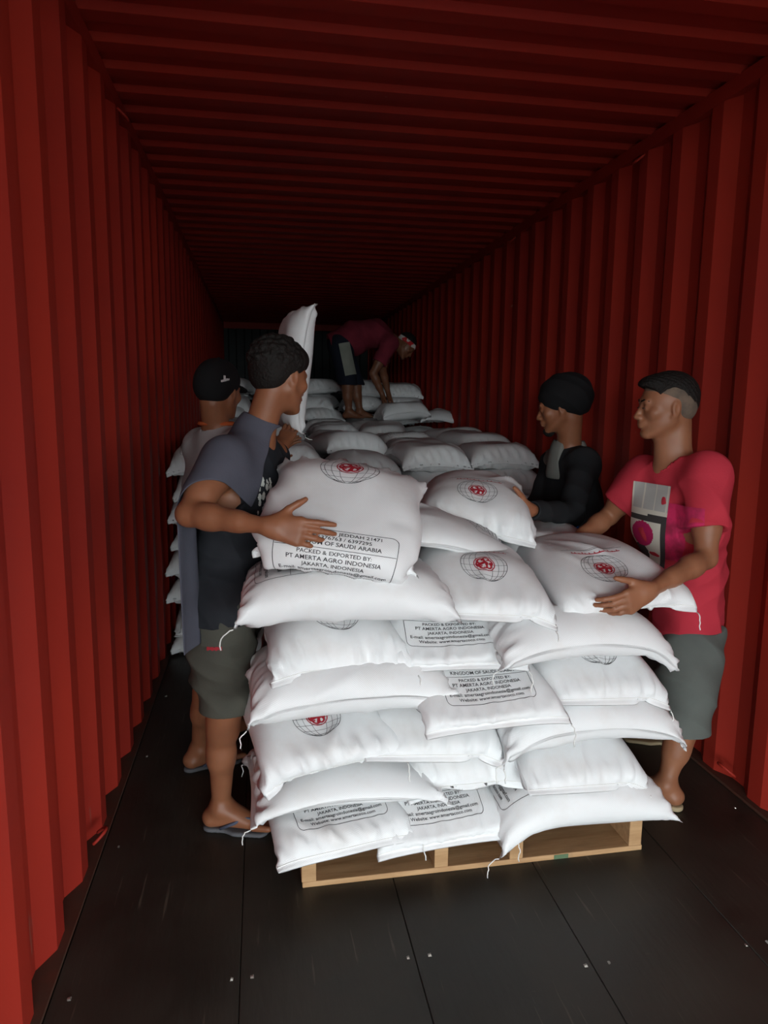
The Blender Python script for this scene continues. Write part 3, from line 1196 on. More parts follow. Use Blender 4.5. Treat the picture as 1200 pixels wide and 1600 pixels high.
def build(name, F, mats, parent, fold=None, it=2, iso=0.0):
    V, Q = F.mesh(iso)
    if fold: V = folds(V, F, fold)
    V = smooth_np(V, Q, it)
    me = mesh_np(name, V, Q)
    return link(name, me, mats, parent)


# ------------------------------------------------------------------ anatomy
def hand(F, wrist, d, palm, curl=(20, 25, 20), spread=7, thumb=(0.75, 0.75, 0.15), side=1, sc=1.0, curls=None, tcurl=18, k=0.006):
    """d: wrist to fingers, palm: outward palm normal, side=+1 puts the thumb towards cross(d, palm)"""
    w, d = _v(wrist), unit(d)
    n = unit(_v(palm) - d * (_v(palm) @ d))
    s = unit(np.cross(d, n)) * side
    F.cone(w, w + d * 0.025 * sc, 0.021 * sc, 0.024 * sc, 0.015, wide=s, f=1.25)
    for o0, o1, r in ((-0.024, -0.030, .0135), (-0.009, -0.010, .0145), (0.008, 0.010, .0145), (0.023, 0.029, .0135)):
        F.cone(w + d * .015 * sc + s * o0 * .6 * sc, w + d * .085 * sc + s * o1 * sc, .016 * sc, r * sc * 0.92, 0.012)
    F.cone(w + d * .02 * sc + s * .018 * sc + n * .006 * sc, w + d * .05 * sc + s * .030 * sc + n * .008 * sc, .017 * sc, .014 * sc, 0.012)
    cfg = ((0.028, 1.0, 1.0), (0.0095, 1.1, 0.35), (-0.0095, 1.03, -0.35), (-0.028, 0.80, -1.15))
    for j, (o, ln, sp) in enumerate(cfg):
        cu = (curls[j] if curls else curl)
        p = w + d * (.088 - (0.006 if j == 3 else 0)) * sc + s * o * sc
        ang = R(sp * spread)
        dd = d * math.cos(ang) + s * math.sin(ang)
        r0 = (0.0096 if j < 3 else 0.0084) * sc
        for q, (seg, a) in enumerate(zip((0.042, 0.026, 0.021), cu)):
            a = R(a)
            dd2 = dd * math.cos(a) + n * math.sin(a)
            nn = n * math.cos(a) - dd * math.sin(a)
            dd = unit(dd2)
            n_loc = nn
            e = p + dd * seg * ln * sc
            F.cone(p, e, r0, r0 * 0.92, k if q == 0 else 0.003)
            p = e
            n_save = n
            r0 *= 0.92
            # keep curling about the same knuckle axis
            n = unit(n_loc)
        n = unit(_v(palm) - d * (_v(palm) @ d))
    a_, b_, c_ = thumb
    td = unit(d * a_ + s * b_ + n * c_)
    p = w + d * .022 * sc + s * .022 * sc + n * 0.004 * sc
    e = p + td * .040 * sc
    F.cone(p, e, .0145 * sc, .0115 * sc, 0.010)
    td2 = unit(td + d * math.sin(R(tcurl)))
    e2 = e + td2 * .031 * sc
    F.cone(e, e2, .0108 * sc, .0098 * sc, 0.003)
    e3 = e2 + unit(td2 + n * .15) * .022 * sc
    F.cone(e2, e3, .0098 * sc, .0078 * sc, 0.003)
    return n


def head(F, c, f, u, sc=1.0, ears=True):
    """c: between the ears; f: forward; u: up"""
    c, f = _v(c), unit(f)
    u = unit(_v(u) - f * (_v(u) @ f))
    r = np.cross(f, u)

    def P(x, y, z): return c + (r * x + f * y + u * z) * sc
    ax = (r, f, u)
    F.ell(P(0, -.012, .034), ax, np.array((.073, .092, .079)) * sc, .02)
    F.ell(P(0, .012, .0), ax, np.array((.066, .076, .080)) * sc, .03)
    F.ell(P(0, .034, -.050), ax, np.array((.052, .050, .055)) * sc, .03)
    F.cone(P(.056, .0, -.045), P(.020, .070, -.094), .014 * sc, .013 * sc, .025)
    F.cone(P(-.056, .0, -.045), P(-.020, .070, -.094), .014 * sc, .013 * sc, .025)
    F.ell(P(0, .076, -.092), ax, np.array((.022, .017, .016)) * sc, .015)
    F.cone(P(-.034, .080, .022), P(.034, .080, .022), .011 * sc, .011 * sc, .014)      # brow
    for s in (-1, 1):
        F.ell(P(s * .046, .060, -.018), ax, np.array((.020, .018, .018)) * sc, .02)      # cheekbone
        F.ell(P(s * .031, .096, .002), ax, np.array((.018, .014, .012)) * sc, .012, 'sub')   # socket
        F.ell(P(s * .031, .079, .001), ax, np.array((.0135, .0125, .0125)) * sc, .004)       # lid
    F.cone(P(0, .086, .008), P(0, .108, -.030), .0075 * sc, .0105 * sc, .010)           # nose
    F.ell(P(.010, .098, -.033), ax, np.array((.009, .010, .008)) * sc, .006)
    F.ell(P(-.010, .098, -.033), ax, np.array((.009, .010, .008)) * sc, .006)
    F.ell(P(0, .086, -.052), ax, np.array((.026, .014, .014)) * sc, .012)
    F.ell(P(0, .096, -.0555), ax, np.array((.021, .008, .0055)) * sc, .005)
    F.ell(P(0, .094, -.0665), ax, np.array((.018, .008, .0060)) * sc, .005)
    F.cone(P(-.02, .106, -.061), P(.02, .106, -.061), .0022 * sc, .0022 * sc, .003, op='sub')
    if ears:
        for s in (-1, 1):
            o = P(s * .073, -.008, -.008)
            ea = (unit(r * s * .9 - f * .45), unit(f * .9 + r * s * .45), u)
            F.ell(o, ea, np.array((.009, .018, .031)) * sc, .006)
            F.ell(o + ea[0] * .009 * sc + ea[1] * .003 * sc + u * .003, ea, np.array((.006, .010, .019)) * sc, .003, 'sub')
            F.ell(P(s * .071, .002, -.036), ax, np.array((.006, .008, .009)) * sc, .005)
    return P, ax


def arm(F, sh, el, wr, k=1.0, wide=None):
    sh, el, wr = _v(sh), _v(el), _v(wr)
    ua, fa = el - sh, wr - el
    F.cone(sh, sh + ua * .35, .053 * k, .050 * k, .03)
    F.cone(sh + ua * .3, sh + ua * .65, .048 * k, .046 * k, .03)
    F.cone(sh + ua * .6, el, .044 * k, .037 * k, .025)
    F.cone(el, el + fa * .3, .035 * k, .0385 * k, .015)
    F.cone(el + fa * .25, el + fa * .65, .0385 * k, .030 * k, .015)
    F.cone(el + fa * .6, wr, .030 * k, .022 * k, .015, wide=wide, f=1.2 if wide is not None else 1)


def leg(F, hip, kn, an, back, k=1.0):
    hip, kn, an, back = _v(hip), _v(kn), _v(an), unit(back)
    t, s = kn - hip, an - kn
    F.cone(hip, hip + t * .5, .088 * k, .075 * k, .03)
    F.cone(hip + t * .5, kn, .075 * k, .052 * k, .03)
    F.cone(kn, kn + s * .2, .052 * k, .050 * k, .02)
    F.cone(kn + s * .12 + back * .012, kn + s * .5 + back * .010, .050 * k, .046 * k, .025)
    F.cone(kn + s * .45 + back * .006, an, .044 * k, .031 * k, .025)


def foot(F, an, d, k=1.0, up=(0, 0, 1), zf=None):
    """an: ankle; d: toe direction; sole lies .075 below the ankle"""
    an, d = _v(an), unit(d)
    up = unit(_v(up) - d * (_v(up) @ d))
    s = np.cross(d, up)
    F.cone(an - up * .01, an - d * .035 * k - up * .045 * k, .034 * k, .028 * k, .02)
    F.cone(an - up * .01, an + d * .10 * k - up * .052 * k, .033 * k, .020 * k, .02, wide=s, f=1.35)
    F.cone(an - d * .03 * k - up * .05 * k, an + d * .12 * k - up * .057 * k, .024 * k, .017 * k, .02, wide=s, f=1.5)
    for j, (o, ln) in enumerate(((.030, .050), (.013, .047), (0.0, .042), (-.013, .036), (-.026, .028))):
        b = an + d * .115 * k + s * o * k - up * .059 * k
        F.cone(b, b + d * ln * k + s * o * .1, (.0125 if j == 0 else .0095) * k, (.011 if j == 0 else .008) * k, .006)


def torso(F, pel, waist, chest, nb, wd_p, wd_c, front, k=1.0, g=0.0):
    """pelvis, waist, chest centres and neck base; wide directions at pelvis and chest; g = growth for clothing"""
    pel, waist, chest, nb = map(_v, (pel, waist, chest, nb))
    wp, wc = unit(wd_p), unit(wd_c)
    F.cone(pel, waist, .098 * k + g, .092 * k + g, .04, wide=wp, f=1.55)
    F.cone(waist, chest, .092 * k + g, .108 * k + g, .05, wide=wc, f=1.42)
    up = unit(nb - chest)
    F.cone(chest, nb - up * .07, .106 * k + g, .070 * k + g, .05, wide=wc, f=1.6)
    F.cone(nb - up * .03, nb + up * .01, .055 * k + g, .05 * k + g, .04)


def skin_mat(name, col, dark):
    return mat(name, col, 0.48, 0.4, bump=(90, 0.15, 0.002), vary=(14, dark, 0.6), sss=0.12)


def cloth_mat(name, col, var=None, amt=0.5, rough=0.9, sc=9):
    return mat(name, col, rough, 0.2, bump=(160, 0.3, 0.002), vary=(sc, var or tuple(c * 0.7 for c in col), amt), sheen=0.15)


SKIN1 = skin_mat('brown_skin', (0.27, 0.105, 0.052), (0.21, 0.078, 0.038))
SKIN2 = skin_mat('tan_skin', (0.30, 0.125, 0.065), (0.23, 0.09, 0.045))
SKIN3 = skin_mat('deep_brown_skin', (0.20, 0.08, 0.042), (0.15, 0.06, 0.03))
M_HAIR = mat('black_hair', (0.012, 0.010, 0.009), 0.7, 0.2, bump=(110, 0.9, 0.006))
M_STUBBLE = mat('shaved_grey_hair', (0.16, 0.115, 0.085), 0.8, 0.2, bump=(260, 0.5, 0.001), vary=(30, (0.07, 0.06, 0.05), 0.7))
M_BLACKCLOTH = cloth_mat('black_cotton', (0.013, 0.014, 0.016), (0.03, 0.03, 0.032), 0.4)
M_DARKBROW = mat('dark_brow_hair', (0.02, 0.014, 0.011), 0.8, 0.2)
M_EYE = mat('dark_eye', (0.05, 0.035, 0.03), 0.15, 0.5)
RESB = 0.0045


def pt(px, py, Y):
    return _v(at(px, py, Y))


def patch(name, centre, out, up, w, h, field, off, mats, parent, shape=None, nx=24, ny=24, mi=None, label=None):
    """a print lying on cloth: a grid thrown onto the surface along -out"""
    c, o = _v(centre), unit(out)
    u = unit(_v(up) - o * (_v(up) @ o))
    r = np.cross(u, o)
    gx, gy = np.meshgrid(np.linspace(-.5, .5, nx + 1), np.linspace(-.5, .5, ny + 1), indexing='ij')
    P = c + gx.reshape(-1, 1) * w * r + gy.reshape(-1, 1) * h * u + o * 0.09
    live = np.ones(len(P), bool)
    for _ in range(110):
        d = field.sample(P) - off
        P = P - o * (np.clip(d, -0.01, 0.02) * 0.8)[:, None]
    good = np.abs(field.sample(P) - off) < 0.012
    F_, MI = [], []
    N = ny + 1
    for i in range(nx):
        for j in range(ny):
            q = [i * N + j, (i + 1) * N + j, (i + 1) * N + j + 1, i * N + j + 1]
            if not all(good[q]): continue
            x, y = (i + .5) / nx, (j + .5) / ny
            m = shape(x, y) if shape else 0
            if m is None: continue
            F_.append(tuple(q)); MI.append(m)
    if not F_: return None
    used = sorted({i for f in F_ for i in f}); mp_ = {u_: i for i, u_ in enumerate(used)}
    P = P[used]; F_ = [tuple(mp_[i] for i in f) for f in F_]
    me = mesh_np(name, P, F_)
    o_ = link(name, me, mats, parent)
    if len(MI) == len(me.polygons):
        me.polygons.foreach_set('material_index', MI)
    if label: o_['label'] = label
    return o_


def settle(root):
    """children were modelled in place: keep them there although their parent stands elsewhere"""
    l = Vector(root.location)
    for o in root.children:
        o.location = -l
# ================================================================== man in black shirt, front left
def bounds(pts, m=0.2):
    P = np.array([_v(p) for p in pts])
    return P.min(0) - m, P.max(0) + m


def man_black():
    root = empty('person', (0.42, 2.40, 0))
    tag(root, 'person in black sleeveless shirt with grey towel on shoulder, carrying a sack at the left', 'person')
    hc = pt(437, 590, 2.42); hf = unit((0.70, 0.66, -0.20)); hu = unit((0.10, 0.15, 1))
    nb = pt(398, 682, 2.42)
    shR, shL = pt(352, 716, 2.27), pt(424, 712, 2.56)
    elR, wrR = pt(295, 803, 2.10), pt(418, 822, 1.965)
    elL, wrL = pt(412, 800, 2.66), pt(508, 741, 2.40)
    pel, waist, chest = pt(358, 945, 2.40), pt(365, 862, 2.40), pt(378, 775, 2.41)
    hipR, hipL = pt(343, 950, 2.31), pt(370, 945, 2.49)
    knR, anR = pt(352, 1108, 2.27), pt(346, 1268, 2.34)
    anR[2] = 0.095
    knL, anL = pt(330, 1060, 2.62), pt(312, 1178, 2.78)
    anL[2] = 0.092
    wc, wp = shL - shR, hipL - hipR
    front = np.cross(wc, (0, 0, 1)); front = unit(front)
    lo, hi = bounds([hc, shR, shL, elR, wrR, wrL, pel, knR, anR, anL, elL], 0.16)
    lo[2] = 0
    B = Field(lo, hi, RESB)
    torso(B, pel, waist, chest, nb, wp, wc, front)
    for s in (shR, shL):
        B.cone(nb - (0, 0, .05), s, .05, .05, .04)
        B.cone(chest, s - (0, 0, .03), .07, .05, .05)
    arm(B, shR, elR, wrR); arm(B, shL, elL, wrL)
    back = -front
    leg(B, hipR, knR, anR, back); leg(B, hipL, knL, anL, back)
    fdR = unit((0.95, -0.25, 0)); fdL = unit((0.9, 0.3, 0))
    foot(B, anR, fdR, 1.05); foot(B, anL, fdL, 1.05)
    B.cone(nb - (0, 0, .03), hc - hu * .05 - hf * .03, .054, .050, .03)
    P, ax = head(B, hc, hf, hu, 1.0)
    # right hand spread over the near face of the sack, left hand on its far top corner
    hd = unit(pt(500, 836, 1.93) - wrR)
    hand(B, wrR, hd, (0.15, 0.85, -0.25), curls=((8, 10, 8), (12, 16, 12), (18, 22, 14), (22, 24, 14)), spread=5, thumb=(0.62, 0.85, 0.1), side=1, sc=1.04)
    hand(B, wrL, unit((0.95, -0.12, -0.1)), (0.1, -0.25, -0.95), curl=(14, 22, 20), spread=8, side=-1, sc=1.0)
    build('body', B, SKIN1, root)
    # shirt: follows the torso, wide arm holes, straight hem
    T = Field(*bounds([shR, shL, pel, nb], 0.22), RESB)
    torso(T, pel + (0, 0, -.0), waist, chest, nb - (0, 0, .01), wp, wc, front, g=.012)
    for s in (shR, shL):
        T.cone(nb - (0, 0, .045), s + (0, 0, .0), .055, .056, .03)
        T.cone(chest, s - (0, 0, .03), .085, .062, .05)
    T.cone(pel - (0, 0, .05), pel + (0, 0, .05), .124, .115, .02, wide=wp, f=1.45)
    for h in (hipR, hipL): T.cone(h - (0, 0, .06), h + (0, 0, .05), .120, .108, .03)
    T.ball_plane(pel, 0.4, pel - (0, 0, .02), (0, 0, -1))
    T.hollow(pel - (0, 0, .02), (0, 0, 1), .104, .03, wp, 1.5)
    for s, e, sd in ((shR, elR, -1), (shL, elL, 1)):
        ua = unit(e - s)
        T.ball_plane(s + ua * .07, 0.13, s + unit(wc) * sd * .012 + ua * .012, unit(unit(wc) * sd + ua * .6))
    T.cone(nb + (0, 0, .0), nb + (0, 0, .1), .066, .075, 0, op='sub')
    build('black_shirt', T, cloth_mat('faded_black_cotton', (0.016, 0.017, 0.021), (0.032, 0.034, 0.04), 0.5), root,
          fold=[(0.005, (60, 20, 35), None, 1), (0.008, (10, 10, 75), waist, .2), (0.006, (-30, 30, 50), chest, .15)])
    M_GREYPRINT = mat('pale_shirt_print', (0.55, 0.56, 0.52), 0.8, 0.2)
    rr = random.Random(5)
    blobs = [(rr.uniform(.2, .8), rr.uniform(.1, .9), rr.uniform(.05, .12)) for _ in range(26)]

    def shp(x, y):
        if (x - .5) ** 2 / .22 + (y - .5) ** 2 / .25 > 1: return None
        return 0 if any((x - a) ** 2 + (y - b) ** 2 < c * c * .5 for a, b, c in blobs) else None
    patch('shirt_print', pt(411, 775, 2.30), (0.45, -1, 0.1), (0.12, 0, 1), .085, .15, T, .0075, M_GREYPRINT, root, shp, 40, 60, label='pale worn crest print')
    # long shorts
    S = Field(*bounds([hipR, hipL, knR, knL, pel], 0.2), RESB)
    S.cone(pel - (0, 0, .02), pel + (0, 0, .06), .112, .104, .04, wide=wp, f=1.5)
    M_SHORTS = cloth_mat('grey_green_cotton', (0.075, 0.072, 0.058), (0.05, 0.048, 0.04), 0.7, sc=6)
    for h, kn, an in ((hipR, knR, anR), (hipL, knL, anL)):
        t = kn - h
        S.cone(h, h + t * .5, .108, .100, .03)
        S.cone(h + t * .5, kn + (0, 0, -.02), .100, .084, .03)
    for kn, an in ((knR, anR), (knL, anL)):
        S.ball_plane(kn - (0, 0, .05), .16, kn + (0, 0, .0), (0, 0, -1))
        S.hollow(kn, (0, 0, 1), .075, .04)
    S.plane(pel + (0, 0, .045), (0, 0, 1))
    build('long_shorts', S, M_SHORTS, root, fold=[(0.006, (25, 25, 55), None, 1), (0.008, (30, -20, 60), knR + (0, 0, .1), .2), (.007, (60, 10, 20), hipR, .2)])
    M_RP = mat('red_patch_print', (0.30, 0.02, 0.03), 0.8, 0.2)
    pk = patch('pocket_flap', pt(345, 1000, 2.17), (-0.1, -1, 0.05), (0, 0, 1), .13, .055, S, .006, M_SHORTS, root, None, 12, 6)

    def sp(x, y):
        return (0 if (abs(x - .5) < .5 and .2 < y < .7 and math.sin(x * 22) + math.sin(y * 17 + 2) > -.6) else (1 if y >= .7 and math.sin(x * 30) > .2 else None))
    patch('shorts_print', pt(333, 1013, 2.17), (-0.1, -1, 0), (0, 0, 1), .048, .05, S, .005, [M_RP, M_GREYPRINT], root, sp, 20, 20, label='small red and white print')
    # hair: thick, tousled
    Hh = Field(*bounds([hc], 0.17), 0.0035)
    Hh.ell(P(0, -.020, .046), ax, (.086, .100, .086), .02)
    Hh.ell(P(0, .045, .072), ax, (.060, .058, .045), .03)
    Hh.ell(P(0, -.055, .0), ax, (.070, .052, .062), .02)
    rg = random.Random(11)
    for _ in range(300):
        th, ph = rg.uniform(0, 2 * PI), rg.uniform(-.1, 1)
        dv = _v((math.cos(th) * math.sqrt(max(0, 1 - ph * ph)), math.sin(th) * math.sqrt(max(0, 1 - ph * ph)), ph))
        q = P(dv[0] * .082, -.020 + dv[1] * .097, .046 + dv[2] * .084)
        Hh.ell(q, ax, (rg.uniform(.007, .013), rg.uniform(.007, .013), rg.uniform(.006, .012)), .005)
    Hh.cone(P(-.1, .075, -.01), P(.1, .075, -.01), .052, .052, .0, op='sub')
    Hh.cone(P(.085, .0, -.02), P(.06, .0, -.02), .028, .028, .0, op='sub')
    Hh.cone(P(-.085, .0, -.02), P(-.06, .0, -.02), .028, .028, .0, op='sub')
    Hh.plane(P(0, -.02, -.048), -hu + hf * .25)
    build('hair', Hh, M_HAIR, root, it=1)
    for s in (-1, 1):
        V, F_ = [], []
        tube(V, F_, [P(s * x, y, .026 + z) for x, y, z in ((.014, .092, 0), (.030, .088, .004), (.046, .076, -.001))], [.003, .0038, .002], 6)
        link('eyebrow', mesh_np('eyebrow', V, F_), M_DARKBROW, root)
    # sandals
    for an, fd in ((anR, fdR), (anL, fdL)):
        sandal(an, fd, root, mat('grey_rubber', (0.10, 0.10, 0.11), .7, .3), mat('blue_grey_strap', (0.07, 0.08, 0.12), .6, .3))
    # the towel: cloth draped over body and shirt
    C_ = Field(lo, hi, 0.008)
    torso(C_, pel, waist, chest, nb, wp, wc, front, g=.016)
    for s in (shR, shL):
        C_.cone(nb - (0, 0, .045), s, .058, .060, .03)
        C_.cone(chest, s - (0, 0, .03), .09, .066, .05)
    C_.cone(nb, hc, .06, .06, .03)
    arm(C_, shR, elR, wrR, 1.08)
    settle(root)
    nx_, ny_ = 66, 34
    Ln, Wn = 0.62, 0.44
    ridge = [pt(352, 705, 2.27) + _v((-.02, -.03, .07)), nb + _v((-.02, .03, .075))]
    axis = unit(nb + _v((.02, .05, .06)) - shR)           # along the shoulder, towards the neck
    ctr = shR + axis * .115 + _v((0, 0, .09))
    fr = unit(_v((front[0], front[1], 0)))
    ang = R(25)
    fr = _v((fr[0] * math.cos(ang) - fr[1] * math.sin(ang), fr[0] * math.sin(ang) + fr[1] * math.cos(ang), 0))
    axis = unit(_v((-fr[1], fr[0], 0.25)))
    ctr = shR + _v((.0, .06, .12))
    xs = (np.arange(nx_) / (nx_ - 1) - 0.28) * Ln          # front (-) to back (+)
    ys = (np.arange(ny_) / (ny_ - 1) - 0.5) * Wn
    Pq = ctr + (-xs)[:, None, None] * fr * .95 + ys[None, :, None] * axis + np.zeros((nx_, ny_, 3))
    Pq[:, :, 2] += .05 - np.abs(xs)[:, None] * 0.25
    Vq = np.zeros_like(Pq)
    dx, dy = Ln / (nx_ - 1), Wn / (ny_ - 1)
    rg = np.random.default_rng(3)
    Pq += rg.normal(0, .002, Pq.shape)
    for it in range(260):
        Vq[:, :, 2] -= 0.0007
        Vq *= 0.97
        Q = Pq + Vq
        for k in range(8):
            for (sa, sb, rest, st) in ((np.s_[:-1, :], np.s_[1:, :], dx, 1), (np.s_[:, :-1], np.s_[:, 1:], dy, 1),
                                       (np.s_[:-1, :-1], np.s_[1:, 1:], math.hypot(dx, dy), .3), (np.s_[:-1, 1:], np.s_[1:, :-1], math.hypot(dx, dy), .3),
                                       (np.s_[:-2, :], np.s_[2:, :], 2 * dx, .12), (np.s_[:, :-2], np.s_[:, 2:], 2 * dy, .12)):
                A, B_ = Q[sa], Q[sb]
                d = B_ - A
                l = np.sqrt((d * d).sum(-1, keepdims=True)) + 1e-9
                c = d * (l - rest) / l * .25 * st
                Q[sa] += c
                Q[sb] -= c
        f = Q.reshape(-1, 3)
        dd = C_.sample(f)
        m = dd < .006
        if m.any():
            g = C_.grad(f[m])
            o = Pq.reshape(-1, 3)[m]
            f[m] = f[m] + g * (.006 - dd[m])[:, None]
            f[m] = f[m] * .15 + (o + g * ((f[m] - o) * g).sum(1, keepdims=True)) * .85      # friction
        Q = f.reshape(Q.shape)
        Vq = Q - Pq
        Pq = Q
    idx = np.arange(nx_ * ny_).reshape(nx_, ny_)
    F_ = np.stack([idx[:-1, :-1], idx[1:, :-1], idx[1:, 1:], idx[:-1, 1:]], -1).reshape(-1, 4)
    tw = link('towel', mesh_np('towel', Pq.reshape(-1, 3), F_), cloth_mat('slate_grey_towelling', (0.085, 0.085, 0.11), (0.065, 0.065, 0.085), 0.6), None)
    sd_ = tw.modifiers.new('cloth_thickness', 'SOLIDIFY'); sd_.thickness = .004; sd_.offset = 1
    ss = tw.modifiers.new('soft', 'SUBSURF'); ss.levels = 1; ss.render_levels = 1
    tag(tw, 'slate grey towel draped over the shoulder of the man in black', 'towel')
    return root


def sandal(an, d, parent, m1, m2, k=1.05):
    an, d = _v(an), unit(d)
    s = np.cross(d, (0, 0, 1.0))
    z = an[2] - .082 * k
    F = Field(*bounds([an - (0, 0, .08), an + d * .2 - (0, 0, .08), an - d * .08 - (0, 0, .08)], .07), .004)
    F.cone(an - d * .035 - (0, 0, .088), an + d * .06 - (0, 0, .088), .030, .026, .02, wide=s, f=1.0)
    F.cone(an + d * .06 - (0, 0, .088), an + d * .14 - (0, 0, .088), .030, .030, .03, wide=s, f=1.45)
    F.plane((0, 0, max(0.016, an[2] - .079)), (0, 0, 1))
    F.plane((0, 0, max(0.001, an[2] - .098)), (0, 0, -1))
    so = build('sandal_sole', F, m1, parent, it=1)
    for o in (-1, 1):
        V, F_ = [], []
        a = an + d * .005 + s * o * .036 - (0, 0, .070)
        b = an + d * .055 + s * o * .040 - (0, 0, .046)
        c = an + d * .085 + s * o * .022 - (0, 0, .034)
        e = an + d * .125 + s * .018 - (0, 0, .040)
        tube(V, F_, [a, b, c, e], [.006, .006, .0055, .004], 8)
        link('sandal_strap', mesh_np('sandal_strap', V, F_), m2, parent)
# ================================================================== man in red shirt, front right
def man_red():
    root = empty('person', (2.0, 2.40, 0))
    tag(root, 'person in red printed t-shirt and grey shorts gripping the top sack at the right', 'person')
    hc = pt(1042, 636, 2.38); hf = unit((-0.97, 0.22, -0.06)); hu = unit((-0.05, 0.0, 1))
    nb = pt(1056, 722, 2.38)
    shL, shR = pt(1106, 738, 2.22), pt(1005, 742, 2.52)
    elL, wrL = pt(1103, 872, 2.13), pt(1016, 922, 1.985)
    elR, wrR = pt(952, 806, 2.62), pt(890, 852, 2.52)
    pel, waist, chest = pt(1074, 985, 2.42), pt(1072, 895, 2.41), pt(1060, 812, 2.39)
    hipL, hipR = pt(1083, 1000, 2.34), pt(1064, 992, 2.50)
    knL, anL = pt(1066, 1128, 2.26), pt(1040, 1232, 2.24)
    knR, anR = pt(1030, 1100, 2.56), pt(1035, 1160, 2.70)
    anL[2] = .100; anR[2] = .095
    wc, wp = shR - shL, hipR - hipL
    front = unit(np.cross((0, 0, 1), wc) * 1.0)
    if front[0] > 0: front = -front
    lo, hi = bounds([hc, shR, shL, elR, wrR, wrL, pel, knR, anR, anL, elL], 0.16)
    lo[2] = 0
    B = Field(lo, hi, RESB)
    torso(B, pel, waist, chest, nb, wp, wc, front)
    for s in (shR, shL):
        B.cone(nb - (0, 0, .05), s, .05, .05, .04)
        B.cone(chest, s - (0, 0, .03), .07, .05, .05)
    arm(B, shR, elR, wrR, .98); arm(B, shL, elL, wrL, .98)
    leg(B, hipR, knR, anR, -front); leg(B, hipL, knL, anL, -front)
    fdL, fdR = unit((-0.75, 0.66, 0)), unit((-0.9, 0.4, 0))
    foot(B, anL, fdL, 1.05); foot(B, anR, fdR, 1.05)
    B.cone(nb - (0, 0, .03), hc - hu * .05 - hf * .035, .056, .051, .03)
    B.cone(nb + hf * .035 - (0, 0, .03), hc - hu * .07 + hf * .01, .035, .035, .03)
    P, ax = head(B, hc, hf, hu, 1.0)
    # left hand over the near edge of the top sack, right hand flat on it
    hand(B, wrL, unit(pt(968, 948, 1.955) - wrL), (0.1, 0.9, 0.1), curls=((10, 22, 16), (16, 26, 20), (22, 30, 20), (28, 30, 20)), spread=4, thumb=(0.80, 0.75, 0.2), side=-1, sc=1.05, tcurl=24)
    hand(B, wrR, unit((-0.95, -0.25, -0.28)), (0.05, 0.1, -1), curl=(8, 14, 14), spread=6, side=1, sc=1.0)
    build('body', B, SKIN2, root)
    M_REDSHIRT = cloth_mat('red_cotton', (0.50, 0.035, 0.055), (0.42, 0.03, 0.05), 0.6, sc=5)
    T = Field(*bounds([shR, shL, pel, nb, elL, elR], 0.2), RESB)
    torso(T, pel, waist, chest, nb - (0, 0, .01), wp, wc, front, g=.016)
    T.cone(pel - (0, 0, .06), waist, .122, .112, .03, wide=wp, f=1.45)
    for s, e in ((shR, elR), (shL, elL)):
        ua = e - s
        T.cone(nb - (0, 0, .045), s, .058, .062, .035)
        T.cone(chest, s - (0, 0, .03), .09, .07, .05)
        T.cone(s, s + ua * .4, .068, .068, .03)
        T.cone(s + ua * .3, s + ua * .8, .066, .070, .03)
        T.ball_plane(s + ua * .8, .12, s + ua * .66, ua)
        T.hollow(s + ua * .66, -ua, .062, .03)
    T.plane(pel - (0, 0, .035), (0, 0, -1))
    T.hollow(pel - (0, 0, .035), (0, 0, 1), .112, .03, wp, 1.45)
    T.cone(nb + hf * .01 + (0, 0, .0), nb + (0, 0, .1), .070, .085, 0, op='sub')
    build('red_t_shirt', T, M_REDSHIRT, root,
          fold=[(0.005, (50, 30, 25), None, 1), (0.010, (30, 20, -60), waist, .18), (0.008, (50, -20, 30), chest, .16), (.008, (20, 30, 50), pel, .17), (.006, (40, 40, -40), shL + (0, 0, -.08), .12)])
    M_PG = mat('grey_shirt_print', (0.42, 0.42, 0.40), .8, .2)
    M_PC = mat('cream_shirt_print', (0.60, 0.58, 0.50), .8, .2)
    M_PK = mat('black_shirt_print', (0.05, 0.045, 0.045), .8, .2)
    M_PM = mat('magenta_shirt_print', (0.42, 0.015, 0.10), .8, .2)
    M_PP = mat('bright_pink_print', (0.62, 0.03, 0.12), .8, .2, vary=(26, (0.30, 0.02, 0.06), 1.0))

    def shp(x, y):        # x 0 = wearer's right (left in the photo), y 0 = bottom
        if y > .72:
            return 0 if (x * 3.2) % 1 > .12 else 1
        if y > .64: return 1 if x < .5 or y > .67 else 2
        if .58 < y <= .64: return 2
        if x > .88: return 2
        if (x - .38) ** 2 / .10 + (y - .43) ** 2 / .022 < 1: return 3
        if (x - .30) ** 2 / .07 + (y - .17) ** 2 / .018 < 1: return 4
        return 1
    out = unit(front * .75 + _v((0.0, -.65, 0.05)))
    c1 = pt(1000, 830, 2.30)
    patch('chest_print', c1, out, (.05, 0, 1), .15, .33, T, .006, [M_PG, M_PC, M_PK, M_PM, M_PK], root, shp, 46, 84, label='grey, cream and black block print')
    patch('side_print', pt(1052, 835, 2.24), (-0.25, -1, 0.05), (.05, 0, 1), .11, .21, T, .005, M_PP, root,
          None, 34, 54, label='bright pink blotched print')
    M_SH = cloth_mat('dark_grey_cotton', (0.115, 0.125, 0.115), (0.085, 0.09, 0.085), .7, sc=5)
    S = Field(*bounds([hipR, hipL, knR, knL, pel], 0.2), RESB)
    S.cone(pel - (0, 0, .02), pel + (0, 0, .06), .116, .106, .04, wide=wp, f=1.45)
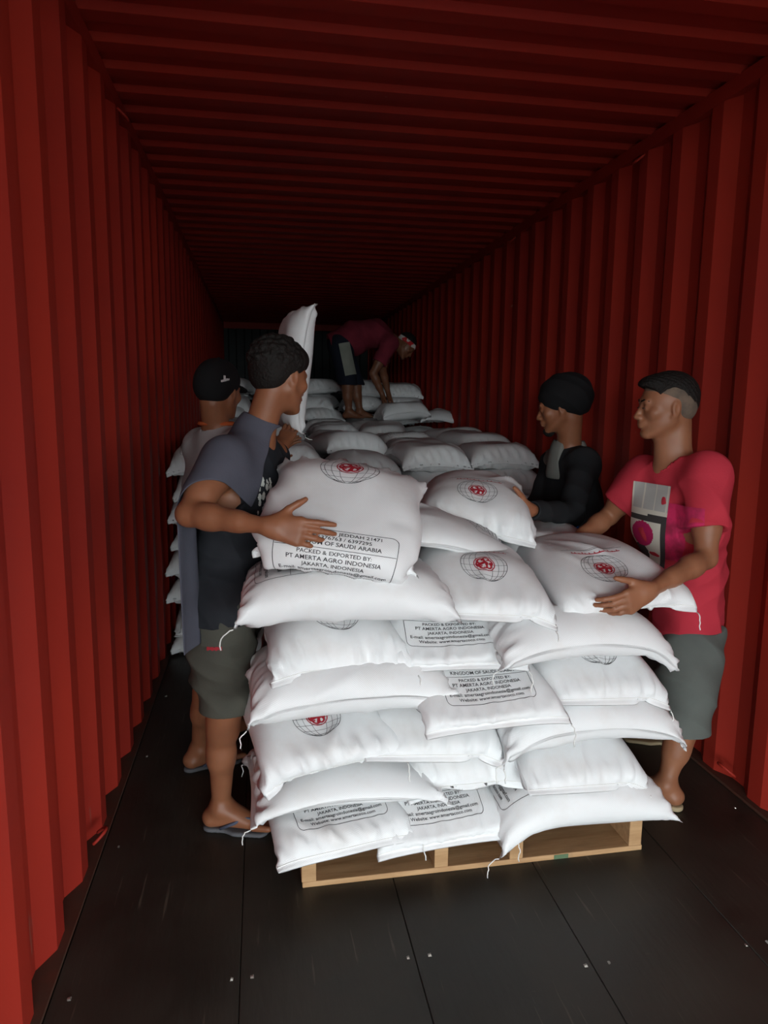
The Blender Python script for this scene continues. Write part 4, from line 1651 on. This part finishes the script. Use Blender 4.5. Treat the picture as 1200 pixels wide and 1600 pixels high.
    for h, kn in ((hipR, knR), (hipL, knL)):
        t = kn - h
        S.cone(h, h + t * .5, .112, .106, .03)
        S.cone(h + t * .5, kn - (0, 0, .05), .106, .094, .03)
        S.ball_plane(kn - (0, 0, .08), .15, kn - (0, 0, .03), (0, 0, -1))
        S.hollow(kn - (0, 0, .03), (0, 0, 1), .082, .04)
    S.plane(pel + (0, 0, .045), (0, 0, 1))
    build('grey_shorts', S, M_SH, root, fold=[(0.006, (25, 25, 35), None, 1), (0.007, (40, 10, 30), hipL, .2)])
    # hair: dark crop on top, shaved sides
    H2 = Field(*bounds([hc], 0.16), 0.0035)
    H2.ell(P(0, -.012, .037), ax, (.0755, .0945, .081), .0)
    H2.ell(P(0, -.045, .0), ax, (.067, .058, .062), .02)
    H2.cone(P(-.1, .080, -.015), P(.1, .080, -.015), .062, .062, .0, op='sub')
    H2.cone(P(-.12, .008, -.032), P(.12, .008, -.032), .030, .030, .0, op='sub')
    H2.cone(P(-.12, .050, -.02), P(.12, .050, -.02), .036, .036, .0, op='sub')
    H2.plane(P(0, -.02, -.050), -hu + hf * .15)
    build('shaved_hair_sides', H2, M_STUBBLE, root, it=1)
    H1 = Field(*bounds([hc], 0.17), 0.0035)
    H1.ell(P(0, -.010, .050), ax, (.077, .098, .078), .0)
    H1.ell(P(0, .055, .083), ax, (.055, .045, .030), .02)
    H1.ell(P(0, -.060, .02), ax, (.060, .050, .065), .02)
    H1.cone(P(-.12, .105, .005), P(.12, .105, .005), .072, .072, .01, op='sub')
    H1.ell(P(.115, .005, .005), ax, (.066, .085, .088), .0, 'sub')
    H1.ell(P(-.115, .005, .005), ax, (.066, .085, .088), .0, 'sub')
    H1.plane(P(0, -.05, -.035), -hu)
    build('cropped_hair', H1, M_HAIR, root, it=1, fold=[(.0015, (300, 200, 260), None, 1)])
    for s in (-1, 1):
        V, F_ = [], []
        tube(V, F_, [P(s * x, y, .025 + z) for x, y, z in ((.014, .093, 0), (.030, .089, .004), (.047, .076, -.001))], [.003, .004, .002], 6)
        link('eyebrow', mesh_np('eyebrow', V, F_), M_DARKBROW, root)
        V, F_ = [], []
        tube(V, F_, [P(s * x, y, z) for x, y, z in ((.020, .0915, .000), (.031, .0935, .001), (.042, .0885, .000))], [.0016, .0026, .0016], 6)
        link('eye', mesh_np('eye', V, F_), M_EYE, root)
    sandal(anL, fdL, root, mat('tan_sandal_sole', (0.36, 0.28, 0.17), .7, .3), mat('brown_strap', (0.12, 0.08, 0.05), .6, .3))
    sandal(anR, fdR, root, bpy.data.materials['tan_sandal_sole'], bpy.data.materials['brown_strap'])
    settle(root)


# ================================================================== worker in black beanie behind the pallet
def man_beanie():
    root = empty('person', (1.95, 3.15, 0))
    tag(root, 'person in black beanie and black long sleeved top lifting a sack beyond the pallet', 'person')
    hc = pt(876, 636, 3.12); hf = unit((-0.88, 0.42, -0.22)); hu = unit((-0.22, .1, 1))
    nb = pt(888, 704, 3.16)
    shL, shR = pt(912, 722, 3.02), pt(868, 722, 3.36)
    elL, wrL = pt(893, 802, 2.80), pt(829, 797, 2.56)
    elR, wrR = pt(838, 795, 3.26), pt(790, 790, 3.05)
    pel, waist, chest = pt(905, 925, 3.22), pt(900, 855, 3.22), pt(892, 782, 3.20)
    wc = shR - shL
    wp = wc
    front = unit(np.cross((0, 0, 1), wc))
    if front[0] > 0: front = -front
    s_ = unit(wc)
    hipL, hipR = pel - s_ * .09 - (0, 0, .02), pel + s_ * .09 - (0, 0, .02)
    knL, knR = hipL + _v((-.04, -.0, -.40)), hipR + _v((-.06, .02, -.40))
    anL, anR = knL + _v((.0, .02, -.36)), knR + _v((.02, .04, -.36))
    anL[2] = anR[2] = .09
    lo, hi = bounds([hc, shR, shL, elR, wrR, wrL, pel, anR, anL, elL], 0.16)
    lo[2] = 0
    B = Field(lo, hi, .005)
    torso(B, pel, waist, chest, nb, wp, wc, front)
    for s in (shR, shL):
        B.cone(nb - (0, 0, .05), s, .05, .05, .04)
    arm(B, shR, elR, wrR, .95); arm(B, shL, elL, wrL, .95)
    leg(B, hipR, knR, anR, -front); leg(B, hipL, knL, anL, -front)
    foot(B, anL, front); foot(B, anR, front)
    B.cone(nb - (0, 0, .03), hc - hu * .05 - hf * .035, .056, .054, .03)
    P, ax = head(B, hc, hf, hu, 1.0)
    hand(B, wrL, unit((-0.88, -0.30, 0.0)), (-0.35, 0.9, 0.1), curls=((30, 45, 25), (35, 45, 25), (38, 45, 25), (40, 45, 25)), spread=4, thumb=(0.65, 0.9, 0.0), side=-1, sc=1.0)
    hand(B, wrR, unit((-0.85, -0.3, -0.1)), (-0.2, -0.5, -0.7), curl=(14, 20, 20), spread=5, side=1, sc=1.0)
    build('body', B, SKIN1, root)
    T = Field(*bounds([shR, shL, pel, nb, wrL, wrR], 0.2), .005)
    torso(T, pel, waist, chest, nb - (0, 0, .01), wp, wc, front, g=.020)
    for s, e, w_ in ((shR, elR, wrR), (shL, elL, wrL)):
        T.cone(nb - (0, 0, .045), s, .06, .062, .035)
        T.cone(chest, s - (0, 0, .03), .095, .07, .05)
        T.cone(s, e, .064, .052, .03)
        T.cone(e, w_, .050, .037, .025)
        T.ball_plane(w_, .08, w_ - unit(w_ - e) * .012, w_ - e)
        T.hollow(w_ - unit(w_ - e) * .012, e - w_, .030, .02)
    T.plane(pel - (0, 0, .0), (0, 0, -1))
    T.cone(nb, nb + (0, 0, .1), .064, .075, 0, op='sub')
    build('black_long_sleeved_top', T, M_BLACKCLOTH, root, fold=[(0.003, (40, 30, 30), None, 1), (0.006, (30, 20, -60), elL, .14), (.005, (10, 30, 60), waist, .2)])
    M_COLLAR = cloth_mat('grey_knit_collar', (0.17, 0.17, 0.155))
    V_ = Field(*bounds([shR, shL, nb, chest], 0.15), .005)
    V_.cone(nb - (0, 0, .045), shL + (0, 0, 0), .071, .073, .03)
    V_.cone(nb - (0, 0, .045), shR + (0, 0, 0), .071, .073, .03)
    V_.cone(nb, nb - (0, 0, .10), .085, .10, .03)
    V_.cone(nb + (0, 0, .01), nb + (0, 0, .12), .062, .075, 0, op='sub')
    V_.plane(shL * .45 + nb * .55, -s_, lo=shL - .2, hi=nb + .2)
    V_.plane(nb - (0, 0, .13), (0, 0, -1))
    build('grey_yoke', V_, M_COLLAR, root)
    sd = pt(880, 818, 3.0)
    U = Field(*bounds([pel, waist, chest], .22), .006)
    U.cone(pel - (0, 0, .02), chest, .130, .136, .02, wide=wc, f=1.43)
    c_ = pt(878, 822, 3.0)
    U.apply(lambda X: np.sqrt((((X - c_) / _v((1, 1, 1.3))) ** 2).sum(-1)) - .10, c_ - .3, c_ + .3, 0, 'and')
    U.plane(pel - (0, 0, .02), (0, 0, -1))
    build('blue_waist_cloth', U, cloth_mat('bright_blue_cotton', (0.015, 0.055, 0.22)), root)
    S = Field(*bounds([hipR, hipL, anR, anL, pel], 0.16), .006)
    S.cone(pel - (0, 0, .02), pel + (0, 0, .04), .116, .106, .04, wide=wp, f=1.4)
    for h, k_, a_ in ((hipR, knR, anR), (hipL, knL, anL)):
        S.cone(h, k_, .105, .082, .03); S.cone(k_, a_, .078, .062, .03)
        S.ball_plane(a_ - (0, 0, .05), .1, a_ + (0, 0, .02), (0, 0, -1))
        S.hollow(a_ + (0, 0, .02), (0, 0, 1), .05, .03)
    build('dark_trousers', S, cloth_mat('dark_trouser_cotton', (0.03, 0.03, 0.035)), root, fold=[(.004, (20, 30, 50), None, 1)])
    K = Field(*bounds([hc], .18), .004)
    K.ell(P(0, -.026, .052), ax, (.100, .116, .100), .0)
    K.ell(P(0, -.078, .030), ax, (.086, .070, .084), .04)
    K.cone(P(-.12, .105, -.060), P(.12, .105, -.060), .074, .074, .015, op='sub')
    K.plane(P(0, 0, -.050), -hu + hf * .45)
    build('beanie', K, cloth_mat('black_knit', (0.008, 0.008, 0.009), (0.014, 0.014, 0.015), .4), root, fold=[(.0028, (70, 40, 90), None, 1)])
    V, F_ = [], []
    tube(V, F_, [P(-.012, .089, .026), P(-.031, .087, .028), P(-.046, .075, .024)], [.003, .004, .002], 6)
    link('eyebrow', mesh_np('eyebrow', V, F_), M_DARKBROW, root)
    G = Field(*bounds([hc], .17), .004)
    G.ell(P(0, .070, -.098), ax, (.030, .028, .026), .0)
    build('beard', G, M_HAIR, root, fold=[(.002, (200, 150, 220), None, 1)])
    settle(root)


# ================================================================== worker in black cap, far left
def man_cap():
    root = empty('person', (0.36, 3.08, 0))
    tag(root, 'person in black cap and white shirt with orange collar behind the man in black', 'person')
    hc = pt(343, 612, 3.08); hf = unit((0.55, 0.80, -0.08)); hu = unit((0.12, .08, 1))
    nb = pt(338, 672, 3.10)
    shR, shL = pt(362, 695, 2.96), pt(318, 690, 3.24)
    shR, shL = nb + _v((.03, -.17, -.04)), nb + _v((-.11, .14, -.045))
    shR = nb + _v((.11, -.13, -.05)); shL = nb + _v((-.075, .12, -.065))
    hw = pt(440, 700, 3.16)
    elR = (shR + hw) / 2 + _v((.02, -.05, -.15)); wrR = hw
    wrL = pt(425, 720, 3.42); elL = (shL + wrL) / 2 + _v((-.02, .05, -.16))
    chest, waist, pel = nb - (0, 0, .25), nb - (0.01, 0, .42), nb - (0.02, 0.0, .58)
    wc = shL - shR
    front = unit(np.cross(wc, (0, 0, 1)))
    if front[1] < 0: front = -front
    s_ = unit(wc)
    hipL, hipR = pel + s_ * .09 - (0, 0, .02), pel - s_ * .09 - (0, 0, .02)
    anL, anR = hipL * 1, hipR * 1
    anL[2] = anR[2] = .09
    knL, knR = (hipL + anL) / 2 + front * .03, (hipR + anR) / 2 + front * .03
    lo, hi = bounds([hc, shR, shL, elR, wrR, wrL, pel, anR, anL, elL], 0.16)
    lo[2] = 0; lo[0] = max(lo[0], .02)
    B = Field(lo, hi, .005)
    torso(B, pel, waist, chest, nb, wc, wc, front, .93)
    for s in (shR, shL):
        B.cone(nb - (0, 0, .05), s, .05, .05, .04)
    arm(B, shR, elR, wrR, .95); arm(B, shL, elL, wrL, .95)
    leg(B, hipR, knR, anR, -front, .95); leg(B, hipL, knL, anL, -front, .95)
    foot(B, anL, front); foot(B, anR, front)
    B.cone(nb - (0, 0, .03), hc - hu * .05 - hf * .035, .054, .054, .03)
    P, ax = head(B, hc, hf, hu, .98)
    hand(B, wrR, unit(pt(462, 650, 3.27) - wrR), (0.4, 0.9, 0.2), curl=(10, 22, 16), spread=7, thumb=(.7, .8, .1), side=1, sc=.98)
    hand(B, wrL, unit((0.5, 0.2, 0.6)), (0.9, -0.3, 0.1), curl=(10, 20, 16), spread=5, side=1, sc=.98)
    build('body', B, SKIN1, root)
    T = Field(*bounds([shR, shL, pel, nb, elL, elR], 0.2), .005)
    torso(T, pel, waist, chest, nb - (0, 0, .01), wc, wc, front, .93, g=.018)
    for s, e in ((shR, elR), (shL, elL)):
        ua = e - s
        T.cone(nb - (0, 0, .045), s, .058, .062, .035)
        T.cone(chest, s - (0, 0, .03), .09, .07, .05)
        T.cone(s, s + ua * .7, .066, .066, .03)
        T.ball_plane(s + ua * .8, .12, s + ua * .62, ua)
        T.hollow(s + ua * .62, -ua, .058, .03)
    T.plane(pel - (0, 0, .0), (0, 0, -1))
    T.cone(nb, nb + (0, 0, .1), .066, .075, 0, op='sub')
    build('white_t_shirt', T, cloth_mat('off_white_cotton', (0.40, 0.37, 0.37), (0.30, 0.28, 0.29), .6), root, fold=[(0.003, (40, 30, 30), None, 1), (.005, (10, 30, 60), waist, .2)])
    V, F_ = [], []
    u_, w_ = unit(np.cross((0, 0, 1), front)), front
    tube(V, F_, [nb + (0, 0, .028) + (u_ * math.cos(a * PI / 12) + w_ * math.sin(a * PI / 12)) * .069 for a in range(25)], .009, 8)
    link('orange_collar', mesh_np('orange_collar', V, F_), cloth_mat('orange_rib', (0.50, 0.10, 0.03)), root)
    S = Field(*bounds([hipR, hipL, anR, anL, pel], 0.16), .006)
    S.cone(pel - (0, 0, .02), pel + (0, 0, .04), .108, .100, .04, wide=wc, f=1.35)
    for h, k_, a_ in ((hipR, knR, anR), (hipL, knL, anL)):
        S.cone(h, k_, .098, .078, .03); S.cone(k_, a_, .075, .06, .03)
        S.ball_plane(a_ - (0, 0, .05), .1, a_ + (0, 0, .02), (0, 0, -1))
        S.hollow(a_ + (0, 0, .02), (0, 0, 1), .05, .03)
    build('dark_trousers', S, cloth_mat('black_trouser_cotton', (0.02, 0.02, 0.022)), root)
    K = Field(*bounds([hc], .20), .004)
    K.ell(P(0, -.018, .046), ax, (.084, .106, .090), .0)
    K.ell(P(0, -.055, .010), ax, (.074, .062, .066), .03)
    K.cone(P(-.12, .085, -.03), P(.12, .085, -.03), .062, .062, .01, op='sub')
    K.plane(P(0, 0, -.040), -hu + hf * .25)
    cp = build('cap_crown', K, cloth_mat('black_cap_cotton', (0.010, 0.010, 0.011), (0.016, 0.016, 0.017), .4), root)
    K2 = Field(*bounds([P(0, .12, .04)], .12), .004)
    K2.ell(P(0, .085, .028), (ax[0], unit(ax[1] - ax[2] * .25), unit(ax[2] + ax[1] * .25)), (.068, .075, .005), 0)
    build('cap_peak', K2, bpy.data.materials['black_cap_cotton'], root)
    M_W = mat('white_embroidery', (0.6, 0.6, 0.6), .8, .2)

    def lg(x, y):
        return 0 if (abs(y - .28 - .35 * x) < .12 or (abs(x - .45) < .13 and y > .3) or (x - .7) ** 2 + (y - .55) ** 2 < .02) else None
    patch('cap_emblem', pt(354, 590, 2.93), (0.15, -1, .15), (0, 0, 1), .036, .034, K, .003, M_W, root, lg, 16, 16, label='small white emblem on the cap')
    V, F_ = [], []
    c0 = P(0, -.02, .137)
    link('cap_button', mesh_np('cap_button', *_dome(c0, hu, .010)), bpy.data.materials['black_cap_cotton'], root)
    settle(root)


def _dome(c, u, r):
    V, F_ = [], []
    tube(V, F_, [c - u * r * .6, c - u * r * .2, c + u * r * .2, c + u * r * .45], [r, r * .95, r * .6, r * .2], 12)
    return V, F_


# ================================================================== man bending over the loaded sacks
def man_bend():
    YB = 7.0
    feet_z = 1.30
    root = empty('person', (1.42, YB, feet_z))
    tag(root, 'person in maroon shirt and red headband bending over the sacks deep inside', 'person')
    hc = pt(633, 540, YB - .1); hf = unit((0.62, -0.18, -0.75)); hu = unit((0.78, 0, 0.62))
    nb = pt(612, 531, YB - .02)
    shR, shL = nb + _v((-.05, -.17, -.05)), nb + _v((-.05, .17, -.05))
    pel, waist, chest = pt(531, 537, YB), pt(553, 522, YB), pt(585, 521, YB)
    wrR, wrL = pt(598, 618, YB - .20), pt(607, 616, YB - .02)
    elR, elL = pt(583, 583, YB - .22), pt(598, 580, YB + .08)
    hipR, hipL = pel + _v((0, -.09, -.02)), pel + _v((0.01, .09, -.02))
    knR, knL = pt(544, 600, YB - .12), pt(556, 600, YB + .12)
    anR, anL = pt(545, 650, YB - .10), pt(562, 648, YB + .12)
    anR[2] = anL[2] = feet_z + .085
    wd = _v((0, 1, 0))
    front = _v((1, 0, 0))
    B = Field(*bounds([hc, shR, shL, wrR, wrL, anR, anL, pel, elR], .16), .006)
    torso(B, pel, waist, chest, nb, wd, wd, front)
    for s in (shR, shL): B.cone(nb - (.05, 0, 0), s, .05, .05, .04)
    arm(B, shR, elR, wrR); arm(B, shL, elL, wrL)
    leg(B, hipR, knR, anR, -front); leg(B, hipL, knL, anL, -front)
    foot(B, anR, (.9, -.4, 0)); foot(B, anL, (.95, .1, 0))
    B.cone(nb, hc - hu * .04 - hf * .03, .056, .055, .03)
    P, ax = head(B, hc, hf, hu)
    for w_, e_ in ((wrR, elR), (wrL, elL)):
        hand(B, w_, unit((0.12, -.05, -1)), (.35, 0, -.3), curl=(10, 25, 20), spread=6, side=1)
    build('body', B, SKIN3, root)
    M_MAR = cloth_mat('maroon_cotton', (0.19, 0.022, 0.038), (0.13, 0.016, 0.028), .7)
    T = Field(*bounds([shR, shL, pel, nb, elR, elL], .2), .006)
    ax_ = unit(chest - pel)
    torso(T, pel, waist, chest, nb - ax_ * .02, wd, wd, front, g=.022)
    T.cone(pel - ax_ * .05, waist, .125, .12, .03, wide=wd, f=1.4)
    T.ell(waist - (0, 0, .10), ((1, 0, -.3), (0, 1, 0), (.3, 0, 1)), (.13, .15, .10), .06)
    for s, e in ((shR, elR), (shL, elL)):
        ua = e - s
        T.cone(nb - ax_ * .05, s, .06, .068, .04)
        T.cone(chest, s, .10, .075, .05)
        T.cone(s, s + ua * .7, .074, .072, .03)
        T.ball_plane(s + ua * .85, .12, s + ua * .66, ua)
        T.hollow(s + ua * .66, -ua, .062, .03)
    T.cone(nb, nb + ax_ * .12, .07, .08, 0, op='sub')
    T.plane(pel - ax_ * .10, -ax_)
    build('maroon_shirt', T, M_MAR, root, fold=[(.004, (40, 20, 40), None, 1), (.006, (60, 10, 30), waist, .2)])
    M_NAVY = cloth_mat('dark_navy_cotton', (0.012, 0.014, 0.024))
    S = Field(*bounds([hipR, hipL, knR, knL, pel], .2), .006)
    S.ell(pel, ((1, 0, 0), (0, 1, 0), (0, 0, 1)), (.125, .17, .13), .03)
    for h, k_ in ((hipR, knR), (hipL, knL)):
        S.cone(h, k_ + (0, 0, -.02), .12, .09, .03)
        S.ball_plane(k_ - (0, 0, .06), .14, k_ - (0, 0, .01), (0, 0, -1))
        S.hollow(k_ - (0, 0, .01), (0, 0, 1), .075, .03)
    build('navy_shorts', S, M_NAVY, root)
    for q, (c, w_, h_) in enumerate(((pt(541, 560, YB - .28), .10, .30),)):
        patch('pale_side_panel', c, (-.25, -1, 0), (-.22, 0, 1), w_, h_, S, .006, cloth_mat('pale_grey_panel', (0.26, 0.27, 0.23)), root, None, 10, 20)
    K = Field(*bounds([hc], .17), .005)
    K.ell(P(0, -.012, .036), ax, (.082, .101, .090), .0)
    K.plane(P(0, 0, .055), hu - hf * .25, 'sub')
    K.plane(P(0, 0, .012), -hu + hf * .25, 'sub')
    q = NT('red_and_white_headband_cloth')
    w_ = q.ramp(q.noise(16, 2), .50, .53)
    q.l(q.mix(w_, (0.48, 0.02, 0.025), (0.62, 0.55, 0.52)), q.b.inputs['Base Color'])
    q.b.inputs['Roughness'].default_value = .9
    build('headband', K, q.m, root, fold=[(.003, (60, 60, 60), None, 1)])
    H1 = Field(*bounds([hc], .17), .005)
    H1.ell(P(0, -.014, .042), ax, (.077, .096, .085), .0)
    H1.cone(P(-.1, .09, -.03), P(.1, .09, -.03), .065, .065, 0, op='sub')
    H1.plane(P(0, 0, -.03), -hu)
    build('hair', H1, M_HAIR, root, it=1)
    settle(root)
man_black()
man_red()
man_beanie()
man_cap()
man_bend()
